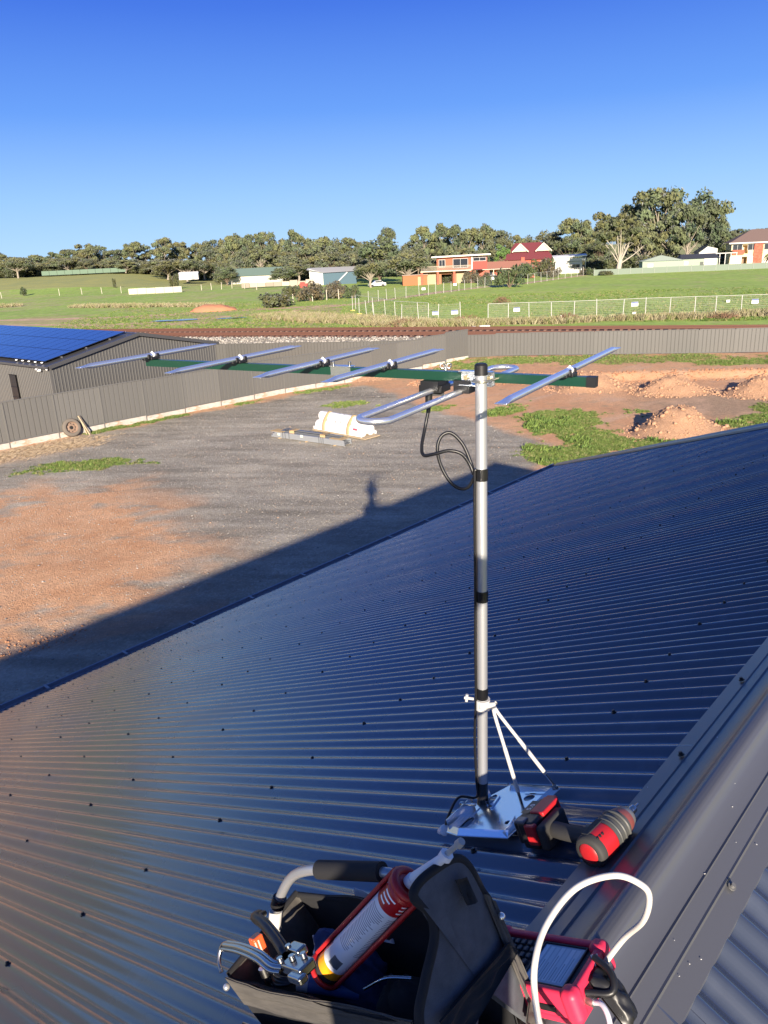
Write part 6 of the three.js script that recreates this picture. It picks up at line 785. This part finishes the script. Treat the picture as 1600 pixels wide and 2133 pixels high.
const TREES = [[-184.8,-403.3,10.6,5.8,0],[-176,-404.3,9.3,6.2,1],[-168.6,-409.7,9.4,5.9,0],[-160.8,-408.6,10.2,5.4,5],[-147.7,-396.3,10.8,5.5,0],[-137.3,-390.3,13.8,5.8,1],[-136.3,-405.2,13,6.3,1],[-118.8,-374.8,9.9,5.6,5],[-110,-372.8,12.6,4.6,0],[-107.2,-381.5,11.8,4.8,1],[-99.3,-385.7,15.7,5.9,1],[-95,-401.4,14.1,5.6,1],[-89.4,-413.5,14.1,5.2,1],[-81.4,-410.6,16.2,6.5,2],[-70.5,-390.5,17.9,4.6,1],[-64.1,-387.2,18.9,5,0],[-60.9,-403,18.8,5.7,0],[-157.7,-339.2,6.4,4.7,3],[-158.4,-353,8,4.5,4],[-147.2,-340.9,8.1,5.1,1],[-148.7,-352.7,6.2,5.1,1],[-137.7,-339.5,5.2,5.3,4],[-134.5,-345.2,6.9,4.7,4],[-125.7,-334.7,7.1,5.3,4],[-123.3,-338.3,6.1,4.2,1],[-117.5,-334.1,6.1,4.2,2],[-116.3,-347.6,5.9,4.8,1],[-107.5,-337.1,5,4.6,4],[-101.9,-333.3,5.4,4.5,1],[-103,-352.9,5.5,4.5,2],[-95.2,-340.9,4.8,4.2,2],[-94.5,-351.4,5.8,4.4,2],[-86.2,-347.2,6.5,4.8,3],[-79.9,-334.1,7.3,5.2,2],[-74.2,-333.5,7.7,4.4,4],[-69.7,-332.9,7.9,4.6,4],[-65.8,-339,7.6,5.1,4],[-80.7,-317.1,7.8,7.3,4],[-72.2,-312.9,8.8,5.5,4],[-142,-323.5,7.9,4.8,4],[-47.9,-263.3,6.2,3.6,3],[-58.5,-351.6,17.7,5.2,0],[-52.6,-345.9,16.3,4.5,5],[-44.7,-341.1,18,4.6,0],[-39.3,-345.9,16.3,4.9,1],[-33.2,-339.2,18.4,5.2,5],[-28.4,-361.8,16.6,5.1,1],[-22.4,-366.9,16,4.7,0],[-16,-366.4,14.5,5.4,2],[-10.4,-361.1,14.6,4.9,0],[-6.3,-366.1,13.7,5.4,1],[-22.2,-291.8,12.5,5.2,1],[-28,-296.6,11.1,5.2,2],[-14.3,-286,11,5.1,2],[-41.8,-302.1,11.8,5.3,0],[-49,-301.9,11.2,4.5,2],[-35.7,-307,10.7,5.1,1],[1.7,-218,12.8,6.3,3],[6.2,-320,18,4.1,5],[-2.2,-254.3,11.1,4,2],[8.5,-198.4,8.1,4.6,4],[-5.6,-237.9,9.2,3.9,2],[-0.7,-195.8,6.6,3.5,4],[-25.6,-275.9,6.3,5.1,4],[-27.4,-247.1,5.3,3.7,3],[18.3,-279.3,16,4.6,0],[23.8,-285.8,16.6,5,5],[28.6,-275.1,16.4,3.9,5],[34.3,-289.5,15,4.8,0],[40.7,-292.9,15.8,4.6,0],[44.6,-284.9,14.1,4.4,2],[56.5,-318.3,13,4.7,1],[63,-323.1,11.5,4.4,2],[14.2,-318,12.1,4.7,2],[15.2,-270,10.6,3.5,2],[33.4,-251.3,8.2,3.9,3],[28.3,-266.3,9,4.7,1],[38,-237.9,9.3,3,6],[64.3,-302.4,12.8,5.2,2],[67.3,-292,13,5.3,2],[70.8,-279.4,16.6,5.9,0],[66.3,-273.5,11.4,4.8,3],[74.8,-278.4,13.6,4.9,1],[74.3,-264.6,10.3,3.6,3],[85.8,-262.9,17.6,4.6,1],[88.2,-249.8,22.6,8.1,0],[81.5,-242.7,14.2,4.7,1],[88.7,-241.2,15.8,5.2,1],[92.8,-237.6,17.8,4.9,5],[106.1,-257.7,21.1,6.9,5],[107.3,-251.2,14.1,3.7,5],[80.8,-256.9,18.6,3.3,0],[108.1,-245.4,9.5,2.5,3],[240.8,-550.7,13.1,7.2,2],[247.3,-550.6,13,7.2,2],[253.8,-550.4,12.3,7.2,2],[260.3,-550.5,12.7,7.2,1],[266.9,-550.5,12.8,7.2,2],[273.4,-550.6,12.8,7.2,2],[279.8,-550.4,12.3,7.2,2]]
;
const BUSHES = [[-16.9,-136.1,3.3,3.8],[-11.8,-148.6,4.1,3.1],[-7.4,-154.5,3.7,3],[-17.3,-169.4,3.1,2.5],[28.3,-166.4,5.6,3.7],[40.3,-208.6,5,3.8],[46.5,-220.3,6.6,4],[46.3,-207.8,3.7,2.7],[-4.1,-151.8,3.1,1.8],[14.6,-200.1,2.6,2.4],[24.2,-195,3.5,2.9],[24.7,-177.6,2.8,1.8],[18.9,-201.2,2.9,2.2],[-161.4,-369.3,4,2.2],[-106,-243,3.5,1.2],[-86.1,-267.3,4.2,0.8],[26.7,-192,3,2.3],[57.5,-212,2.5,1.9],[59.4,-204.5,1.7,2.1],[56.1,-214.2,2.1,1.3],[-54.9,-298.2,7.1,4.1],[-60.9,-245.9,6.5,1.8],[-117.8,-401.1,4.3,3.6]]
;
{
  const nth = ['first', 'second', 'third', 'fourth', 'fifth', 'sixth', 'seventh', 'eighth', 'ninth', 'tenth', 'eleventh', 'twelfth', 'thirteenth', 'fourteenth'];
  const beltOf = []; belts.forEach(([n], j) => { for (let q = 0; q < n; q++) beltOf.push(j); });
  const rank = TREES.map(([x, z, , , k], i) => { const same = TREES.map((t, j) => j).filter(j => beltOf[j] === beltOf[i] && TREES[j][4] === k).sort((p, q) => TREES[p][0] / -TREES[p][1] - TREES[q][0] / -TREES[q][1]); return same.length > 1 ? `, ${nth[same.indexOf(i)]} from left` : ''; });
  const bAng = j => BUSHES[j][0] / -BUSHES[j][1], bSet = j => (BUSHES[j][0] < -45 ? 0 : BUSHES[j][0] < 0 ? 1 : BUSHES[j][0] < 35 ? 2 : 3);
  const bRank = i => nth[BUSHES.map((t, j) => j).filter(j => bSet(j) === bSet(i) && ![0, 1, 2, 4].includes(j)).sort((p, q) => bAng(p) - bAng(q)).indexOf(i)];
  let b = 0, c = 0; TREES.forEach(([x, z, h, w, k], i) => { if (c >= belts[b][0]) { b++; c = 0; } c++; plantTree('tree', `${kindWord[k]} ${belts[b][1]}${rank[i]}`, `${kindWord[k]}s ${belts[b][1]}`, x, z, h, w, k, i, farElev(x, z)); });
  const bl = { 0: 'large olive bush left of the crowded mesh panels', 4: 'big round green bush between the two mesh fences', 1: 'brownish bush in middle of the row before blue shed', 2: 'brownish bush nearest the mesh fence corner' };
  const bg = [0, 1, 2].map(s => { const C = []; for (let k = 0; k < 16; k++) { const a = rr(0, 6.28), r = Math.sqrt(rnd()) * 0.66; C.push([Math.cos(a) * r, rr(0.2, 0.75) * (1.05 - r * 0.6), Math.sin(a) * r, 0.34, 0.24]); } return crownGeo(C, 110, 0.13, [[0.105, 0.12, 0.045], [0.15, 0.125, 0.07], [0.09, 0.13, 0.045]][s]); });
  const stem = merge(range(0, 5, 5).map(k => bar(V(0, -0.03, 0), V(Math.cos(k * 1.2) * 0.5, 0.6, Math.sin(k * 1.2) * 0.5), 0.03, 0.012, 5)));
  BUSHES.forEach(([x, z, h, w], i) => { const o = thing('bush', bl[i] ?? ((x < -45 ? 'small scrubby bush in the far left paddock' : x < 0 ? 'scrubby bush by farm sheds left of centre' : x < 35 ? 'scrubby bush along the fence before the orange house' : 'dark bush before the maroon roofed and white houses') + `, ${bRank(i)} from left`), 'bush', [x, farElev(x, z), z], i * 1.7, bl[i] ? undefined : (x < -45 ? 'bushes in far left paddock' : x < 0 ? 'bushes by farm sheds' : x < 35 ? 'bushes before orange house' : 'bushes before white house')); o.scale.set(w, h, w); mesh('crown', bg[i === 4 ? 2 : i === 1 || i === 2 ? 1 : i % 3], leafM, o); mesh('stems', stem, barkBrown, o); });
  // pale limbed gum at the end of the boundary fence
  const g = thing('pale_gum_tree', 'gum tree with fanning bare white limbs at end of boundary fence', 'tree', [63.1, 0, -206.5], 0), B = [limb([V(0, -0.3, 0), V(0.1, 1.6, 0), V(0.4, 3.6, 0)], 0.75, 0.6)], C = [];
  for (let k = 0; k < 11; k++) { const f = (k + 0.5) / 11 * 2 - 1, dx = f * 6.6 + rr(-0.7, 0.7), dz = rr(-3, 3), y = 12.6 - Math.abs(f) * 4.6 + rr(-1.2, 1.0), root = V(0.35 + f * 0.3, 3.0 + rr(-0.4, 0.5), 0), m = V(0.4 + dx * 0.5 + rr(-0.5, 0.5), 3.6 + (y - 3.6) * rr(0.38, 0.52), dz * 0.5), e = V(dx, y, dz), cv = new THREE.CatmullRomCurve3([root, m, e]); B.push(limb([root, m, e], rr(0.13, 0.22), 0.035)); C.push([dx, y + 0.5, dz, rr(1.3, 2.0), rr(0.9, 1.4)]);
    for (let q = 0; q < 5; q++) { const s = cv.getPoint(rr(0.35, 0.95)), d = V(Math.sign(dx) * rr(-0.6, 1.6), rr(1.0, 2.4), rr(-1.3, 1.3)); B.push(limb([s, s.clone().addScaledVector(d, 0.5).add(V(rr(-0.2, 0.2), 0, 0)), s.clone().add(d)], 0.06, 0.018)); if (s.y + d.y > 8.2) C.push([s.x + d.x, s.y + d.y, s.z + d.z, rr(0.7, 1.2), rr(0.5, 0.8)]); } }
  for (let k = 0; k < 20; k++) C.push([rr(-5.5, 5), rr(8.6, 14.5), rr(-2, 2) - 2, 1.7, 1.2]);
  mesh('trunk', merge(B), mat(0.40, 0.36, 0.30, 0.95), g); mesh('crown', crownGeo(C, 170, 0.75, [0.135, 0.15, 0.06]), leafM, g);
  // scrub that closes the foot of the far belts into one mass
  const und = []; for (let i = 0; i < 420; i++) { const q = rnd(), x = q < 0.45 ? rr(-175, -58) : q < 0.8 ? rr(-62, 45) : rr(60, 112), z = q < 0.45 ? rr(-375, -338) : q < 0.8 ? rr(-345, -288) : rr(-285, -238); const s = rr(2.8, 5.6); und.push({ x, y: farElev(x, z) - 0.2, z, ry: rr(0, 6), s, sy: s * rr(0.8, 1.25) }); }
  for (let i = 0; i < 90; i++) { const x = rr(125, 330), z = rr(-330, -240), s = rr(3, 7); und.push({ x, y: -0.4, z, ry: rr(0, 6), s, sy: s * rr(0.9, 1.4) }); }
  for (let i = 0; i < 70; i++) { const x = rr(-330, -178), z = rr(-400, -300), s = rr(3, 7); und.push({ x, y: farElev(x, z) - 0.3, z, ry: rr(0, 6), s, sy: s * rr(0.9, 1.4) }); }
  tag(scatter('belt_scrub', bg[0], leafM, und), 'dark scrub filling the foot of the distant tree belts', 'scrub');
}
// ---------------------------------------------------------------- the person taking the photograph, whose shadow falls over the bag and the yard
{
  const px = 0.045, pz = 0.46;
  const loc = V(px, 0, pz).sub(V(HOUSE.x, 0, HOUSE.z)).applyAxisAngle(V(0, 1, 0), -HTURN), y0 = RH - Math.abs(loc.z) * TR + 0.012;
  const PS = 1.10; const o = thing('person', 'person in dark work clothes and brimmed hat standing on the sunny slope holding a phone', 'person', [px, y0, pz]);
  o.scale.set(1, PS, 1); const J = { aL: [-0.085, 0.09, 0.02], aR: [0.085, 0.09, 0.0], kL: [-0.075, 0.44, -0.05], kR: [0.075, 0.44, -0.05], hL: [-0.07, 0.86, 0.02], hR: [0.07, 0.86, 0.02], pe: [0, 0.9, 0.02], wa: [0, 1.03, 0.01], ch: [0, 1.2, 0.01], sL: [-0.165, 1.30, 0.02], sR: [0.165, 1.30, 0.02], nk: [0, 1.36, 0.0], hd: [0, 1.42, -0.02], eL: [-0.235, 1.27, -0.16], eR: [0.235, 1.27, -0.16], wL: [-0.085, 1.33, -0.25], wR: [0.085, 1.33, -0.25], tL: [-0.1, 0.03, -0.13], tR: [0.1, 0.02, -0.15] };
  const caps = [['aL', 'kL', 0.045, 0.058], ['aR', 'kR', 0.045, 0.058], ['kL', 'hL', 0.058, 0.075], ['kR', 'hR', 0.058, 0.075], ['hL', 'hR', 0.078, 0.078], ['pe', 'wa', 0.105, 0.1], ['wa', 'ch', 0.1, 0.12], ['ch', 'sL', 0.1, 0.062], ['ch', 'sR', 0.1, 0.062], ['ch', 'nk', 0.09, 0.055], ['nk', 'hd', 0.05, 0.05], ['sL', 'eL', 0.054, 0.042], ['sR', 'eR', 0.054, 0.042], ['eL', 'wL', 0.042, 0.03], ['eR', 'wR', 0.042, 0.03], ['aL', 'tL', 0.045, 0.035], ['aR', 'tR', 0.045, 0.035]].map(([a, b, r0, r1]) => [V(...J[a]), V(...J[b]), r0, r1]);
  const field = (list, res, size, cx, cy, cz, k) => { const mc = new MarchingCubes(res, new THREE.MeshBasicMaterial(), false, false, 60000); mc.isolation = 0; const p = V(0, 0, 0), ab = V(0, 0, 0), ap = V(0, 0, 0); for (let z = 0; z < res; z++) for (let y = 0; y < res; y++) for (let x = 0; x < res; x++) { p.set(cx + (x - res / 2) / (res / 2) * size, cy + (y - res / 2) / (res / 2) * size, cz + (z - res / 2) / (res / 2) * size); let s = 0; for (const [a, b, r0, r1] of list) { ab.subVectors(b, a); ap.subVectors(p, a); const h = Math.min(1, Math.max(0, ap.dot(ab) / Math.max(1e-9, ab.lengthSq()))); const d = ap.addScaledVector(ab, -h).length() - (r0 + (r1 - r0) * h); s += Math.exp(-d / k); } mc.field[x + y * res + z * res * res] = k * Math.log(Math.max(s, 1e-30)); } mc.update(); const n = mc.count, g = new THREE.BufferGeometry(); g.setAttribute('position', new THREE.Float32BufferAttribute(mc.positionArray.slice(0, n * 3), 3)); g.setAttribute('normal', new THREE.Float32BufferAttribute(mc.normalArray.slice(0, n * 3), 3)); return g.scale(size, size, size).translate(cx, cy, cz); };
  const body = field(caps, 84, 0.78, 0, 0.72, 0, 0.012);
  const headL = [[V(0, 1.50, 0.0), V(0, 1.49, -0.015), 0.082, 0.08], [V(0, 1.47, -0.03), V(0, 1.435, -0.055), 0.058, 0.036], [V(0, 1.485, -0.095), V(0, 1.468, -0.108), 0.009, 0.014], [V(-0.083, 1.49, 0), V(-0.083, 1.465, 0.005), 0.012, 0.009], [V(0.083, 1.49, 0), V(0.083, 1.465, 0.005), 0.012, 0.009]];
  const head = field(headL, 60, 0.14, 0, 1.48, -0.01, 0.005);
  const hand = s => { const l = [[V(s * 0.085, 1.335, -0.25), V(s * 0.07, 1.40, -0.285), 0.026, 0.026]]; [[0.0, 0.062], [0.018, 0.068], [0.036, 0.064], [0.052, 0.052]].forEach(([d, L2]) => { const a = V(s * 0.062, 1.375 + d, -0.300), m = a.clone().add(V(-s * L2 * 0.15, 0.004, -L2 * 0.5)), e = m.clone().add(V(-s * L2 * 0.5, 0.0, -0.006)); l.push([a, m, 0.0088, 0.0082], [m, e, 0.0082, 0.007]); }); const th = V(s * 0.068, 1.375, -0.275); l.push([th, th.clone().add(V(-s * 0.026, 0.026, 0.004)), 0.0105, 0.0095], [th.clone().add(V(-s * 0.026, 0.026, 0.004)), th.clone().add(V(-s * 0.046, 0.05, -0.004)), 0.0095, 0.008]); return field(l, 56, 0.085, s * 0.055, 1.39, -0.29, 0.004); };
  mesh('body', merge([body]), mat(0.03, 0.034, 0.05, 0.9), o); mesh('head', head, mat(0.42, 0.25, 0.17, 0.6), o);
  for (const s of [-1, 1]) mesh('hand', hand(s), mat(0.42, 0.25, 0.17, 0.6), o);
  mesh('hat', new THREE.LatheGeometry([[0.0, 0.10], [0.05, 0.098], [0.078, 0.08], [0.088, 0.02], [0.098, 0.0], [0.185, -0.022], [0.188, -0.026], [0.09, -0.008]].map(q => new THREE.Vector2(...q)), 36).translate(0, 1.545, 0.0), mat(0.30, 0.25, 0.18, 0.9, { side: THREE.DoubleSide }), o);
  for (const s of [-1, 1]) mesh('eye', new THREE.SphereGeometry(0.011, 12, 8).translate(s * 0.031, 1.495, -0.088), mat(0.6, 0.58, 0.55, 0.2), o);
  const ph = thing('phone', 'black phone held up in both hands by the person', 'phone', [px, y0 + 1.41 * PS, pz - 0.315]); mesh('case', rbox(0.078, 0.155, 0.009, 0.004), blackPlastic, ph); mesh('screen', new THREE.PlaneGeometry(0.07, 0.145).translate(0, 0, 0.0052), mat(0.02, 0.02, 0.022, 0.1), ph);
}
scene.traverse(o => { if (o.isMesh) { o.castShadow = true; o.receiveShadow = true; } });
renderer.render(scene, camera);
